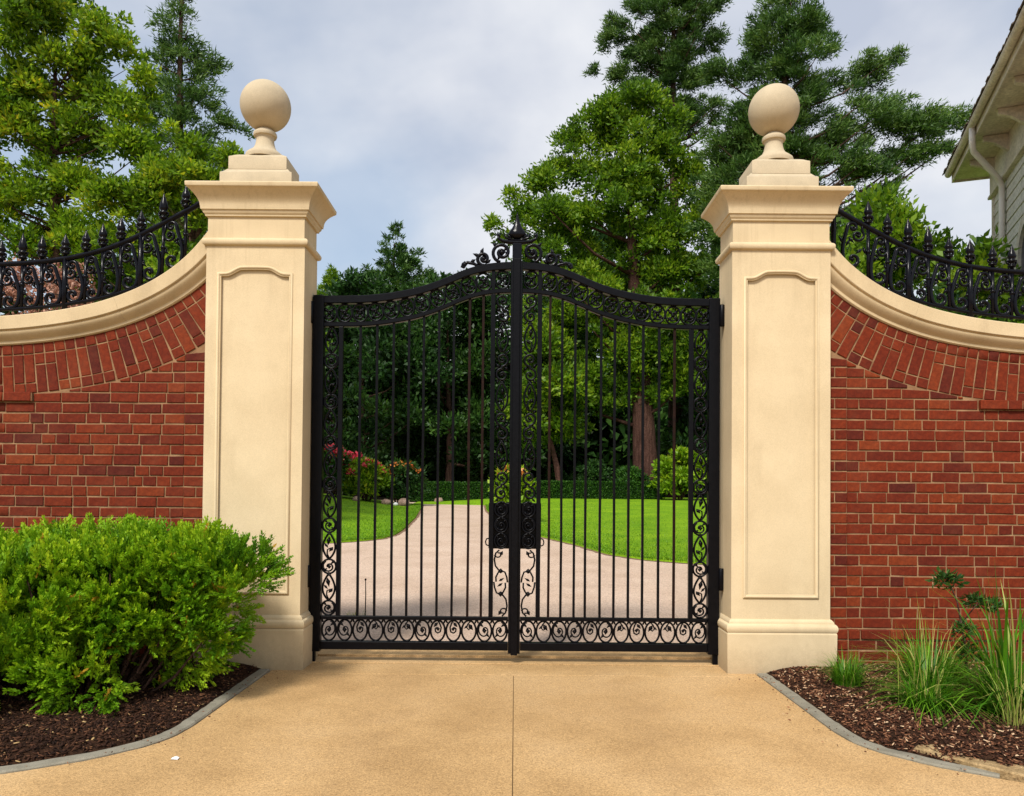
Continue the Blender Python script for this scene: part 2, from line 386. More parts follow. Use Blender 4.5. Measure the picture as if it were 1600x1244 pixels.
class MB:
    def __init__(s):
        s.v, s.f, s.smooth = [], [], []
    def add(s, vs, fs, smooth=False):
        b = len(s.v)
        s.v += [tuple(v) for v in vs]
        s.f += [tuple(i + b for i in f) for f in fs]
        s.smooth += [smooth] * len(fs)
        return s
    def box(s, x0, x1, y0, y1, z0, z1, ch=0.0):
        if x0 > x1: x0, x1 = x1, x0
        if ch <= 0:
            vs = [(x, y, z) for z in (z0, z1) for y in (y0, y1) for x in (x0, x1)]
            return s.add(vs, [(0, 2, 3, 1), (4, 5, 7, 6), (0, 1, 5, 4), (2, 6, 7, 3), (0, 4, 6, 2), (1, 3, 7, 5)])
        bm = bmesh.new()
        bmesh.ops.create_cube(bm, size=1)
        for v in bm.verts:
            v.co = Vector(((x0 + x1) / 2 + v.co.x * (x1 - x0), (y0 + y1) / 2 + v.co.y * (y1 - y0), (z0 + z1) / 2 + v.co.z * (z1 - z0)))
        bmesh.ops.bevel(bm, geom=list(bm.edges), offset=ch, segments=2, affect='EDGES', profile=0.5)
        bm.verts.index_update()
        s.add([v.co for v in bm.verts], [[v.index for v in f.verts] for f in bm.faces])
        bm.free()
        return s
    def prism(s, rings, close=True, caps=True, smooth=False):
        n = len(rings[0]); b = []
        vs = [p for r_ in rings for p in r_]
        for i in range(len(rings) - 1):
            for j in range(n if close else n - 1):
                k = (j + 1) % n
                b.append((i * n + j, i * n + k, (i + 1) * n + k, (i + 1) * n + j))
        s.add(vs, b, smooth)
        if caps:
            base = len(s.v) - len(vs)
            s.f += [tuple(base + j for j in reversed(range(n))), tuple(base + (len(rings) - 1) * n + j for j in range(n))]
            s.smooth += [False, False]
        return s
    def flat_tube(s, pts, w, d, y=0.0, n=6, taper=None):
        """sweep along a curve in the XZ plane; w = in-plane width, d = depth along Y"""
        P = [Vector((p[0], 0, p[1])) for p in pts]
        rings = []
        for i, p in enumerate(P):
            a = P[max(0, i - 1)]; c = P[min(len(P) - 1, i + 1)]
            t = (c - a)
            if t.length < 1e-9: t = Vector((1, 0, 0))
            t.normalize()
            sd_ = Vector((t.z, 0, -t.x))
            k = taper(i / (len(P) - 1)) if taper else 1.0
            if n == 4:
                sec = [(-.5, -.5), (.5, -.5), (.5, .5), (-.5, .5)]
            else:
                sec = [(.5 * math.cos(2 * math.pi * q / n), .5 * math.sin(2 * math.pi * q / n)) for q in range(n)]
            rings.append([p + sd_ * (u * w * k) + Vector((0, y + v * d * k, 0)) for u, v in sec])
        return s.prism(rings, smooth=(n != 4))
    def tube(s, pts, rad, n=8):
        P = [Vector(p) for p in pts]
        rr = rad if isinstance(rad, (list, tuple)) else [rad] * len(P)
        up = Vector((0.31, 0.87, 0.13)); rings = []
        prev = None
        for i, p in enumerate(P):
            t = (P[min(len(P) - 1, i + 1)] - P[max(0, i - 1)]).normalized()
            if prev is None:
                a = t.cross(up)
                if a.length < 1e-3: a = t.cross(Vector((1, 0, 0)))
                a.normalize()
            else:
                a = (prev - t * prev.dot(t)).normalized()
            prev = a
            b = t.cross(a)
            rings.append([p + (a * math.cos(2 * math.pi * k / n) + b * math.sin(2 * math.pi * k / n)) * rr[i] for k in range(n)])
        return s.prism(rings, smooth=True)
    def lathe(s, prof, c=(0, 0, 0), n=24, sy=1.0):
        rings = [[(c[0] + r_ * math.cos(2 * math.pi * k / n), c[1] + sy * r_ * math.sin(2 * math.pi * k / n), c[2] + z) for k in range(n)] for r_, z in prof]
        return s.prism(rings, smooth=True)
    def blob(s, x, z, rx, rz, ry=0.008, y=0.0, rot=0.0):
        """small leaf-like lozenge in the ironwork plane"""
        c, sn = math.cos(rot), math.sin(rot)
        q = [(0, rz), (rx, 0.15 * rz), (0, -rz), (-rx, 0.15 * rz)]
        vs = [(x + a * c - b * sn, y, z + a * sn + b * c) for a, b in q] + [(x, y - ry, z), (x, y + ry, z)]
        return s.add(vs, [(0, 1, 4), (1, 2, 4), (2, 3, 4), (3, 0, 4), (1, 0, 5), (2, 1, 5), (3, 2, 5), (0, 3, 5)], True)
    def mesh(s, name, mat, sharp=None):
        me = bpy.data.meshes.new(name)
        me.from_pydata(s.v, [], s.f)
        me.polygons.foreach_set('use_smooth', s.smooth)
        if sharp:
            me.set_sharp_from_angle(angle=R(sharp))
        me.materials.append(mat)
        me.update()
        return me
    def build(s, name, mat, parent=None, sharp=None, loc=None):
        o = bpy.data.objects.new(name, s.mesh(name, mat, sharp))
        if loc: o.location = loc
        return link(o, parent)

def inst(name, me, parent, loc=(0, 0, 0), rot=(0, 0, 0), sc=(1, 1, 1)):
    o = bpy.data.objects.new(name, me)
    o.location, o.rotation_euler, o.scale = loc, rot, sc
    return link(o, parent)

def np_mesh(name, V, F, mat, tint=None, smooth=False):
    V = np.asarray(V, np.float32); F = np.asarray(F, np.int32)
    k = F.shape[1]
    me = bpy.data.meshes.new(name)
    me.vertices.add(len(V)); me.vertices.foreach_set('co', V.ravel())
    me.loops.add(F.size); me.loops.foreach_set('vertex_index', F.ravel())
    me.polygons.add(len(F))
    me.polygons.foreach_set('loop_start', np.arange(0, F.size, k, dtype=np.int32))
    me.polygons.foreach_set('loop_total', np.full(len(F), k, np.int32))
    if smooth: me.polygons.foreach_set('use_smooth', np.ones(len(F), bool))
    me.update(calc_edges=True)
    if tint is not None:
        at = me.attributes.new('tint', 'FLOAT', 'FACE')
        at.data.foreach_set('value', np.asarray(tint, np.float32))
    me.materials.append(mat)
    return me

def smooth_curve(xs, zs, lo, hi, n=240, k=15):
    x = np.linspace(lo, hi, n)
    z = np.interp(x, xs, zs)
    for _ in range(3):
        zp = np.concatenate([2 * z[0] - z[k:0:-1], z, 2 * z[-1] - z[-2:-k - 2:-1]])
        z = np.convolve(zp, np.ones(2 * k + 1) / (2 * k + 1), 'valid')
    return x, z

# ================================================================ SETTING: ground
SLOPE = 0.027
def gz(y):
    return 0.0 if y < 0.4 else SLOPE * (min(y, 36.0) - 0.4)

gb = MB()
ys = [-60, -20, 0.4, 10, 20, 36, 80, 400]
for i in range(len(ys) - 1):
    a, b = ys[i], ys[i + 1]
    gb.add([(-400, a, gz(a) - .06), (400, a, gz(a) - .06), (400, b, gz(b) - .06), (-400, b, gz(b) - .06)], [(0, 1, 2, 3)])
tag(gb.build('ground', EARTH), kind='structure')

# front driveway: slabs on a grit bed, with a centre joint and a cross joint before the threshold
def edge_x(y):
    """half width of the front driveway: parallel to Y=-1.55, then flaring out to the road"""
    return float(np.interp(y, [-2.95, -2.75, -2.55, -2.35, -2.15, -1.95, -1.75, -1.6, -1.4, 0.5],
                           [9.0, 5.2, 3.6, 2.85, 2.36, 2.06, 1.88, 1.81, 1.785, 1.78]))
drv = MB()
drv.add([(-30, -14, -.008), (30, -14, -.008), (30, .40, -.008), (-30, .40, -.008)], [(0, 1, 2, 3)])
driveway = tag(drv.build('driveway', JOINT), kind='structure')
YJ = -0.13
def slab_half(s):
    m_ = MB()
    yy = list(np.linspace(YJ - .008, -3.05, 44)) + [-14]
    rows = []
    for y in yy:
        ex = edge_x(y) if y > -3 else 30.0
        rows.append([(s * .0025, y, 0), (s * ex * .5, y, 0), (s * ex, y, 0), (s * ex, y, -.05)])
    vs = [p for r_ in rows for p in r_]
    fs = []
    for i in range(len(rows) - 1):
        for j in range(3):
            q = (i * 4 + j, i * 4 + j + 1, (i + 1) * 4 + j + 1, (i + 1) * 4 + j)
            fs.append(q if s < 0 else q[::-1])
    m_.add(vs, fs)
    return m_.build('slab', TAN, driveway)
slab_half(-1); slab_half(1)
MB().box(-1.78, 1.78, YJ + .008, .20, -.05, 0.0, 0.004).build('slab', TAN, driveway)
MB().box(-1.60, 1.60, .216, .420, -.05, 0.006, 0.004).build('slab', TAN, driveway)
MB().box(-1.60, 1.60, .436, .95, -.05, 0.020, 0.004).build('slab', TAN, driveway)

# drive inside the gate
ind = MB()
yl = [.40, 3, 8, 14, 20, 27, 33]
for a, b in zip(yl[:-1], yl[1:]):
    ind.add([(-45, a, gz(a)), (45, a, gz(a)), (45, b, gz(b)), (-45, b, gz(b))], [(0, 1, 2, 3)])
tag(ind.build('inner_driveway', PINK), kind='structure')

# lawns
LB = ([9.3, 9.5, 9.7, 10, 10.5, 11.07, 12, 13.4, 18.7, 26, 28.6], [-14, -7, -4.5, -3.64, -3.15, -2.87, -2.76, -2.79, -3.15, -3.85, -4.15])
RB = ([5.6, 6.1, 6.5, 6.9, 7.36, 8.19, 10, 12.1, 15, 18, 24, 28.2, 28.6, 28.9, 33], [12, 6, 4.0, 2.89, 2.23, 1.68, 1.24, .52, -.1, -.6, -1.1, -1.3, -2.2, -4.6, -4.6])
def lawn_h(s, x, y):
    b = np.interp(y, *(LB if s < 0 else RB))
    d = max(0.0, (b - x) if s < 0 else (x - b))
    q = min(1.0, d / 5.0); q = q * q * (3 - 2 * q)
    yy = np.clip((y - 9) / 14, 0, 1)
    return gz(y) + .035 + (0.42 if s < 0 else 0.22) * q * yy
def lawn(s, name):
    B = LB if s < 0 else RB
    yy = np.linspace(B[0][0], B[0][-1], 110)
    off = np.concatenate([[0, 0], np.linspace(.05, 8, 26), [12, 20, 40]])
    rows = []
    for y in yy:
        b = np.interp(y, *B)
        row = []
        for j, o in enumerate(off):
            x = b + s * o
            row.append((x, y, lawn_h(s, x, y) if j else gz(y) - .05))
        rows.append(row)
    n = len(off)
    V = [p for r_ in rows for p in r_]
    F = []
    for i in range(len(rows) - 1):
        for j in range(n - 1):
            q = (i * n + j, i * n + j + 1, (i + 1) * n + j + 1, (i + 1) * n + j)
            F.append(q if s > 0 else q[::-1])
    o = link(bpy.data.objects.new(name, np_mesh(name, V, F, TURF, smooth=True)))
    return tag(o, kind='structure')
lawn(-1, 'lawn_left'); lawn(1, 'lawn_right')

def lawn_edge(s, B, name):
    yy = np.linspace(B[0][0], 28.2, 160)
    xx = np.interp(yy, *B)
    t = np.stack([np.gradient(xx), np.gradient(yy)], 1); t /= np.linalg.norm(t, axis=1)[:, None]
    nn = np.stack([t[:, 1], -t[:, 0]], 1) * (-s)
    rr_ = np.random.default_rng(3)
    w = .05 + .05 * rr_.random(len(yy))
    z = np.array([gz(v) for v in yy]) + .006
    V = np.concatenate([np.stack([xx - nn[:, 0] * .06, yy - nn[:, 1] * .06, z], 1), np.stack([xx + nn[:, 0] * w, yy + nn[:, 1] * w, z], 1)])
    n = len(yy)
    F = [(i, i + 1, n + i + 1, n + i) for i in range(n - 1)]
    return tag(link(bpy.data.objects.new(name, np_mesh(name, V, F, EDGESOIL))), kind='structure')
EDGESOIL = surf('lawn_edge_soil', [(0.3, (0.14, 0.075, 0.045)), (0.7, (0.30, 0.19, 0.12))], 8, fine=60, rough=.95, spec=.1)
lawn_edge(-1, LB, 'lawn_edge_left'); lawn_edge(1, RB, 'lawn_edge_right')

# beds of mulch in front of the walls
def bed_z(x, y):
    x = np.abs(x)
    e = np.array([edge_x(v) for v in np.ravel(y)]).reshape(np.shape(y))
    de = np.array([(edge_x(v + .02) - edge_x(v - .02)) / .04 for v in np.ravel(y)]).reshape(np.shape(y))
    d = (x - e) / np.sqrt(1 + de * de)
    q = np.clip((d - .065) / .30, 0, 1)
    return np.where(d < .065, -.02, .004 + .055 * q * (2 - q)), d
def bed(s, name):
    xs_ = np.concatenate([np.arange(1.74, 3.4, .03), np.arange(3.4, 6.6, .1)])
    ys_ = np.concatenate([np.arange(-2.9, .13, .03)])
    X, Y = np.meshgrid(xs_, ys_)
    Z, d = bed_z(X, Y)
    n = len(xs_)
    V = np.stack([s * X.ravel(), Y.ravel(), Z.ravel()], 1)
    F = [(i * n + j, i * n + j + 1, (i + 1) * n + j + 1, (i + 1) * n + j)[::s] for i in range(len(ys_) - 1) for j in range(n - 1) if d[i:i + 2, j:j + 2].max() > .03]
    o = link(bpy.data.objects.new(name, np_mesh(name, V, F, SOIL, smooth=True)))
    return tag(o, kind='structure')
bed(-1, 'mulch_bed_left'); bed(1, 'mulch_bed_right')

# kerbs: flush strips of grey concrete along the drive, cast in lengths
def kerb(s, name, y0, y1, w, mat, top, cuts, wob=0.0, seed=1):
    r_ = random.Random(seed)
    root = None
    for a, b in zip(cuts[:-1], cuts[1:]):
        m_ = MB(); rings = []
        yy = np.linspace(a - .004, b + .004, max(6, int(abs(a - b) * 22)))
        for y in yy:
            x = edge_x(y); dx = (edge_x(y + .02) - edge_x(y - .02)) / .04
            t = Vector((s * dx, 1, 0)).normalized(); nn = Vector((t.y, -t.x, 0)) * s
            if nn.x * s < 0: nn = -nn
            p = Vector((s * x, y, 0)) + nn * (.003 + (.104 * float(np.clip((y + 2.16) / .22, 0, 1)) if wob > .005 else 0))
            j = lambda k: r_.uniform(-wob, wob)
            tp = top + j(0)
            ww = w + j(0) * 2
            rings.append([p + Vector((0, 0, -.06)), p + Vector((0, 0, tp - .008)), p + nn * .008 + Vector((0, 0, tp)),
                          p + nn * (ww - .008) + Vector((0, 0, tp + j(0))), p + nn * ww + Vector((0, 0, tp - .01)), p + nn * ww + Vector((0, 0, -.06))])
        m_.prism(rings)
        nm = name if root is None else 'kerb_length'
        o = m_.build(nm, mat, root)
        if root is None: root = tag(o, kind='structure')
    return root
kerb(-1, 'kerb_left', 0, 0, .082, KERB, .014, [-.06, -.95, -1.72, -2.3, -2.9], .0015, 3)
kerb(1, 'kerb_right', 0, 0, .082, KERB, .014, [-.06, -.72, -1.40, -2.10], .0015, 4)
kerb(1, 'edging_right', 0, 0, .15, EDGING, .035, [-1.84, -2.22, -2.5, -2.9], .009, 5)

# ================================================================ gate pillars
PX, PYC, HX, HY = 1.9775, 0.18, 0.3675, 0.18
def sq_rings(prof, hx=HX, hy=HY, c=(0, 0)):
    return [[(c[0] - hx - o, c[1] - hy - o, z), (c[0] + hx + o, c[1] - hy - o, z), (c[0] + hx + o, c[1] + hy + o, z), (c[0] - hx - o, c[1] + hy + o, z)] for o, z in prof]

def panel_outline(hw, zb, zs, za, n=10):
    """closed outline (x,z): straight sides, small flat shoulders, S-curves up to a segmental crown"""
    pts = [(-hw, zb), (hw, zb), (hw, zs)]
    sh = hw - .055
    pts.append((sh, zs))
    for i in range(1, n + 1):
        u = i / n
        x = sh - u * sh
        q = min(1, u * 1.9); q = q * q * (3 - 2 * q)
        pts.append((x, zs + (za - zs) * (q * .82 + .18 * (1 - (1 - u) ** 2))))
    right = pts[3:]
    left = [(-x, z) for x, z in reversed(right[:-1])]
    return pts + left + [(-hw, zs)]

def pillar(name, label, s):
    root = empty(name, (s * PX + (.022 if s < 0 else 0), PYC, 0))
    tag(root, label, 'gate pillar', 'cream gate pillars')
    # plinth
    m_ = MB(); m_.prism(sq_rings([(.034, -.05), (.038, .290), (.034, .302), (.02, .304)]))
    m_.build('plinth', CREAM, root)
    prof = [(.036, .305), (.042, .318), (.044, .335), (.040, .352), (.030, .364), (.022, .368), (.022, .376), (.014, .388), (.004, .398)]
    m_ = MB(); m_.prism(sq_rings(prof), smooth=True); m_.build('base_moulding', CREAM, root, sharp=40)
    # shaft with a sunk panel in the front face
    z0, z1 = .398, 3.15
    out = panel_outline(.268, .565, 2.935, 2.985)
    bm = bmesh.new()
    yf, yb, yr = -HY, HY, -HY + .016
    rect = [(-HX, z0), (HX, z0), (HX, z1), (-HX, z1)]
    rv = [bm.verts.new((x, yf, z)) for x, z in rect]
    ov = [bm.verts.new((x, yf, z)) for x, z in out]
    es = [bm.edges.new((rv[i], rv[(i + 1) % 4])) for i in range(4)]
    es += [bm.edges.new((ov[i], ov[(i + 1) % len(ov)])) for i in range(len(ov))]
    bmesh.ops.triangle_fill(bm, use_beauty=True, use_dissolve=False, edges=es, normal=(0, -1, 0))
    iv = [bm.verts.new((x * .985, yr, z)) for x, z in out]
    k = len(ov)
    for i in range(k):
        bm.faces.new((ov[i], ov[(i + 1) % k], iv[(i + 1) % k], iv[i]))
    bv = [bm.verts.new((x, yb, z)) for x, z in rect]
    for i in range(4):
        j = (i + 1) % 4
        bm.faces.new((rv[j], rv[i], bv[i], bv[j]))
    bm.faces.new(bv)
    bmesh.ops.recalc_face_normals(bm, faces=bm.faces)
    # soften the four long corners
    me = bpy.data.meshes.new('shaft'); bm.to_mesh(me); bm.free()
    me.materials.append(CREAM)
    link(bpy.data.objects.new('shaft', me), root)
    m_ = MB(); vs = [(x * .98, yr + .001, z) for x, z in out]
    m_.add(vs, [tuple(range(len(vs)))])
    m_.build('panel', CREAM, root)
    # raised bead round the panel
    pr = [(.0, .000), (.002, -.010), (.009, -.014), (.018, -.012), (.022, -.005), (.028, -.005), (.030, .004)]
    kk = len(out); rings = []
    for i in range(kk):
        p0 = Vector(out[i - 1]); p1 = Vector(out[i]); p2 = Vector(out[(i + 1) % kk])
        d1 = (p1 - p0).normalized(); d2 = (p2 - p1).normalized()
        n1 = Vector((-d1.y, d1.x)); n2 = Vector((-d2.y, d2.x))
        mm = (n1 + n2); mm = mm / max(.3, (1 + n1.dot(n2)))
        rings.append([(p1.x + mm.x * (o - .014), yf + y, p1.y + mm.y * (o - .014)) for o, y in pr])
    rings.append(rings[0])
    m_ = MB(); m_.prism(rings, close=False, caps=False, smooth=True)
    m_.build('panel_moulding', CREAM, root, sharp=50)
    # string band, necking, cornice
    prof = [(.0, 3.148), (.010, 3.150), (.022, 3.158), (.027, 3.172), (.027, 3.186), (.020, 3.198), (.008, 3.206), (-.004, 3.210)]
    m_ = MB(); m_.prism(sq_rings(prof), smooth=True); m_.build('string_band', CREAM, root, sharp=40)
    m_ = MB(); m_.prism(sq_rings([(-.006, 3.209), (-.006, 3.37)])); m_.build('necking', CREAM, root)
    prof = [(.0, 3.368), (.010, 3.370), (.012, 3.382), (.022, 3.392), (.026, 3.405), (.026, 3.412), (.036, 3.414), (.038, 3.432), (.040, 3.442)]
    for i in range(1, 11):
        u = i / 10
        prof.append((.040 + .066 * (u ** 1.9) + .006 * u, 3.442 + .112 * u))
    prof += [(.116, 3.556), (.119, 3.560), (.121, 3.584), (.117, 3.590), (.02, 3.603)]
    m_ = MB(); m_.prism(sq_rings(prof), smooth=True); m_.build('cornice', CREAM, root, sharp=35)
    # stepped pedestal with a waisted neck
    m_ = MB()
    m_.prism(sq_rings([(0, 3.596), (0, 3.694), (-.004, 3.700), (-.016, 3.706), (-.030, 3.722), (-.044, 3.738)], .268, .205))
    m_.prism(sq_rings([(0, 3.734), (0, 3.828), (-.004, 3.834), (-.018, 3.842), (-.036, 3.856), (-.058, 3.868)], .218, .168))
    m_.lathe([(.145, 3.864), (.148, 3.885), (.142, 3.905), (.118, 3.925), (.092, 3.945), (.076, 3.975), (.068, 4.01), (.066, 4.035), (.074, 4.05)], n=36)
    pd = m_.build('pedestal', FINIAL, root, sharp=40)
    MB().lathe([(.070, 4.048), (.084, 4.052), (.089, 4.065), (.086, 4.080), (.074, 4.090), (.05, 4.112)], n=32).build('collar', FINIAL, pd, sharp=40)
    br = .19; bc = 4.293
    MB().lathe([(br * math.sin(math.pi * i / 30) + (1e-4 if i in (0, 30) else 0), bc - br * math.cos(math.pi * i / 30)) for i in range(31)], n=48).build('ball', FINIAL, root)
    return root
pillar('gate_pillar', 'cream gate pillar with ball finial beside the juniper shrub', -1)
pillar('gate_pillar', 'cream gate pillar with ball finial beside the grass clumps', 1)

# ================================================================ brick walls
WX = [2.20, 2.345, 2.45, 2.65, 2.85, 3.1, 3.35, 3.6, 3.85, 4.3, 6.5]
WZ = [3.44, 3.225, 3.095, 2.935, 2.825, 2.73, 2.672, 2.634, 2.610, 2.595, 2.59]
cx_, cz_ = smooth_curve(WX, WZ, 2.20, 6.5, 500, 9)
tan = np.stack([np.gradient(cx_), np.gradient(cz_)], 1)
tan /= np.linalg.norm(tan, axis=1)[:, None]
nrm = np.stack([tan[:, 1], -tan[:, 0]], 1)           # points down / away from the sweep's centre
CURVE = np.stack([cx_, cz_], 1)
def offs(d):
    return CURVE + nrm * d
YW = 0.10
COPE, RING = 0.205, 0.375
intr = offs(COPE + RING)
io = np.argsort(intr[:, 0])
def intrados(x):
    return float(np.interp(x, intr[io, 0], intr[io, 1]))
seg = np.concatenate([[0], np.cumsum(np.linalg.norm(np.diff(offs(COPE), axis=0), axis=1))])

def brick_mesh(l, h, seed):
    r_ = random.Random(seed)
    j = lambda a: r_.uniform(-a, a)
    d, c = .05, .004
    def ring(ins, y, a):
        return [(sx * (l / 2 - ins) + j(a), y + j(a * .5), sz * (h / 2 - ins) + j(a)) for sx, sz in ((-1, -1), (1, -1), (1, 1), (-1, 1))]
    rs = [ring(.0, d, 0), ring(.0, c, .0022), ring(c, 0, .0024)]
    m_ = MB(); m_.prism(rs, caps=False)
    b = len(m_.v) - 4
    m_.f.append((b, b + 1, b + 2, b + 3)); m_.smooth.append(False)
    return m_
BL = {'s': .205, 't': .15, 'h': .098}
BH = .068
BMB = {k: [brick_mesh(v, BH, 10 * i + hash(k) % 7 if False else 10 * i + ord(k)) for i in range(4)] for k, v in BL.items()}
BME = {k: [m_.mesh('brick', BRICK) for m_ in v] for k, v in BMB.items()}

def cut_brick(l, ha, hb, s):
    d, c = .05, .004
    rs = []
    if s < 0: ha, hb = hb, ha
    for ins, y in ((0, d), (0, c), (c, 0)):
        rs.append([(-l / 2 + ins, y, -BH / 2 + ins), (l / 2 - ins, y, -BH / 2 + ins), (l / 2 - ins, y, hb - ins), (-l / 2 + ins, y, ha - ins)])
    m_ = MB(); m_.prism(rs, caps=False)
    b = len(m_.v) - 4
    m_.f.append((b, b + 1, b + 2, b + 3)); m_.smooth.append(False)
    return m_

def wall_bricks(seed):
    """list of (x, z, length, height, rot, yfront, kind) on the +X side"""
    r_ = random.Random(seed)
    out = []
    ch = .079
    XP = 2.508                                           # edge of the narrow brick pilaster next to the pillar
    n = int(2.6 / ch)
    PL = .352
    for k in range(n):
        z0 = k * ch + .006; z1 = z0 + BH
        zc = (z0 + z1) / 2
        plinth = z1 < PL
        top_pl = plinth and z1 + ch > PL
        # pilaster
        x = 2.335
        zlim = intrados(2.44)
        yp = YW - .016 - (.02 if plinth else 0)
        for xa, xb in (((2.339, 2.409), (2.418, 2.504)) if k % 3 == 1 else ((2.338, 2.504),)):
            ia, ib = intrados(xa) - .007, intrados(xb) - .007
            if min(ia, ib) >= z1:
                out.append(((xa + xb) / 2, zc, xb - xa, BH, 0, yp, 't' if xb - xa > .1 else 'h'))
            elif ib > z0 + .012:
                out.append(((xa + xb) / 2, zc, xb - xa, (min(z1, ia) - zc, min(z1, ib) - zc), 0, yp, 'cut'))
        # field
        x = XP + .004
        pat = r_.random()
        first = True
        while x < 6.4:
            if pat < .30:
                kind = r_.choice('shss')
            elif pat < .6:
                kind = r_.choice('ssth')
            else:
                kind = r_.choice('sshtss')
            L = BL[kind]
            if first:
                L *= r_.uniform(.45, 1.0); first = False
                if L < .06: L = .07
            L *= r_.uniform(.96, 1.04)
            xa, xb = x, x + L
            yf = YW - (.034 if plinth else 0) - (.012 if top_pl else 0) + r_.uniform(-.003, .003)
            if 1.975 < zc < 2.06 and xa > 3.5:            # corbelled course under the flat end of the arch
                out.append(((xa + xb) / 2, zc, L, BH, 0, YW - .030 + r_.uniform(-.003, .003), kind))
            else:
                ia, ib = intrados(xa) - .007, intrados(xb) - .007
                if min(ia, ib) >= z1:
                    out.append(((xa + xb) / 2, zc + r_.uniform(-.0015, .0015), L, BH * r_.uniform(.97, 1.03), r_.uniform(-.010, .010), yf, kind))
                elif ia > z0 + .014:
                    xe = xb
                    while intrados(xe) - .007 < z0 + .012: xe -= .004
                    if xe - xa > .03:
                        out.append(((xa + xe) / 2, (z0 + z1) / 2, xe - xa, (min(z1, ia) - zc, min(z1, intrados(xe) - .007) - zc), 0, yf, 'cut'))
            x = xb + .0095
    # curved ring of soldiers under the coping
    def along(s_, d):
        P = offs(d)
        x = np.interp(s_, seg, P[:, 0]); z = np.interp(s_, seg, P[:, 1])
        tx = np.interp(s_, seg, tan[:, 0]); tz = np.interp(s_, seg, tan[:, 1])
        return x, z, math.atan2(tz, tx)
    s_, i = .02, 0
    while s_ < seg[-1] - .1:
        w = .079
        for (d0, d1) in ([(0, .072)] + ([(.081, .081 + .212), (.081 + .221, RING - .004)] if r_.random() < .74 else [(.081, .081 + .075), (.081 + .084, RING - .004)])):
            dm = COPE + (d0 + d1) / 2
            x, z, a = along(s_, dm)
            kap = (np.interp(min(s_ + .05, seg[-1]), seg, np.arctan2(tan[:, 1], tan[:, 0])) - np.interp(max(0, s_ - .05), seg, np.arctan2(tan[:, 1], tan[:, 0]))) / .1
            wid = .0695 * (1 + max(0, kap) * (d0 + d1) / 2)
            if x > 2.25:
                L = d1 - d0
                kind = 's' if L > .17 else ('t' if L > .13 else 'h')
                out.append((x, z, L, wid, a - math.pi / 2 + r_.uniform(-.012, .012), YW + r_.uniform(-.003, .003), kind))
        s_ += w
    return out

def brick_wall(s, name, label, seed, hidden):
    root = empty(name, (0, 0, 0))
    tag(root, label, 'brick wall')
    # mortar body
    P = offs(COPE - .02)
    P = P[P[:, 0] > 2.25]
    m_ = MB(); ya, yb = YW + .007, .36
    rings = []
    for x, z in P[::4]:
        rings.append([(s * x, ya, -.1), (s * x, ya, z), (s * x, yb, z), (s * x, yb, -.1)])
    m_.prism(rings)
    m_.box(s * 2.25, s * 2.506, YW - .010, YW + .02, -.1, intrados(2.50) - .004)
    m_.box(s * 2.25, s * 6.4, YW - .028, YW + .018, -.1, .307)
    m_.box(s * 3.66, s * 6.4, YW - .022, YW + .015, 1.984, 2.046)
    m_.build('mortar', MORTAR, root)
    bl = wall_bricks(seed)
    def show(b):
        x, z, L, h, a, yf, kind = b
        f = 1205 / (5.714 + yf)
        if x > 3.93: return -1
        if hidden(x, z): return -.5
        if kind == 'cut': h = BH / 2 + (h[0] + h[1]) / 2
        return L * h * (0.3 if x < 2.36 else 1)
    bl.sort(key=show, reverse=True)
    r_ = random.Random(seed + 5)
    for b in bl[:300]:
        x, z, L, h, a, yf, kind = b
        if kind == 'cut':
            inst('brick', cut_brick(L, h[0], h[1], s).mesh('brick', BRICK), root, (s * x, yf, z))
            continue
        inst('brick', r_.choice(BME[kind]), root, (s * x, yf, z), (0, -s * a, 0), (L / BL[kind], 1, h / BH))
    V, F, T = [], [], []
    for b in bl[300:]:
        x, z, L, h, a, yf, kind = b
        t = r_.random()
        if kind == 'cut':
            src = cut_brick(L, h[0], h[1], s); mt = Matrix.Translation((s * x, yf, z))
        else:
            src = r_.choice(BMB[kind])
            mt = Matrix.Translation((s * x, yf, z)) @ Matrix.Rotation(-s * a, 4, 'Y') @ Matrix.Diagonal((L / BL[kind], 1, h / BH, 1))
        o = len(V)
        V += [tuple(mt @ Vector(v)) for v in src.v]
        F += [tuple(i + o for i in f) for f in src.f]; T += [t] * len(src.f)
    o = link(bpy.data.objects.new('brickwork', np_mesh('brickwork', V, F, BRICKF, T)), root)
    tag(o, kind='stuff')
    # coping: swept stone moulding in three lengths
    prof = [(-.002, .40), (-.002, .022), (.004, .016), (.098, .016), (.104, .022), (.106, .034), (.112, .036)]
    for i in range(9):
        u = i / 8
        prof.append((.116 + .058 * u, .030 + .048 * (u ** 1.6)))
    prof += [(.178, .082), (.196, .084), (.205, .094), (.205, .40)]
    cuts = [2.27, 3.02, 4.05, 6.45]
    for a, b in zip(cuts[:-1], cuts[1:]):
        xx = np.linspace(a + .0005, b - .0005, 40)
        rings = []
        for x in xx:
            z = np.interp(x, cx_, cz_); nx = np.interp(x, cx_, nrm[:, 0]); nz2_ = np.interp(x, cx_, nrm[:, 1])
            rings.append([(s * (x + nx * d), y, z + nz2_ * d) for d, y in prof])
        m_ = MB(); m_.prism(rings, smooth=True)
        m_.build('coping', COPING, root, sharp=35)
    return root
brick_wall(-1, 'brick_wall', 'red brick wall with curved cream coping behind the juniper shrub', 21, lambda x, z: z < .95 - .0 * x)
brick_wall(1, 'brick_wall', 'red brick wall with curved cream coping behind the grass clumps', 33, lambda x, z: False)

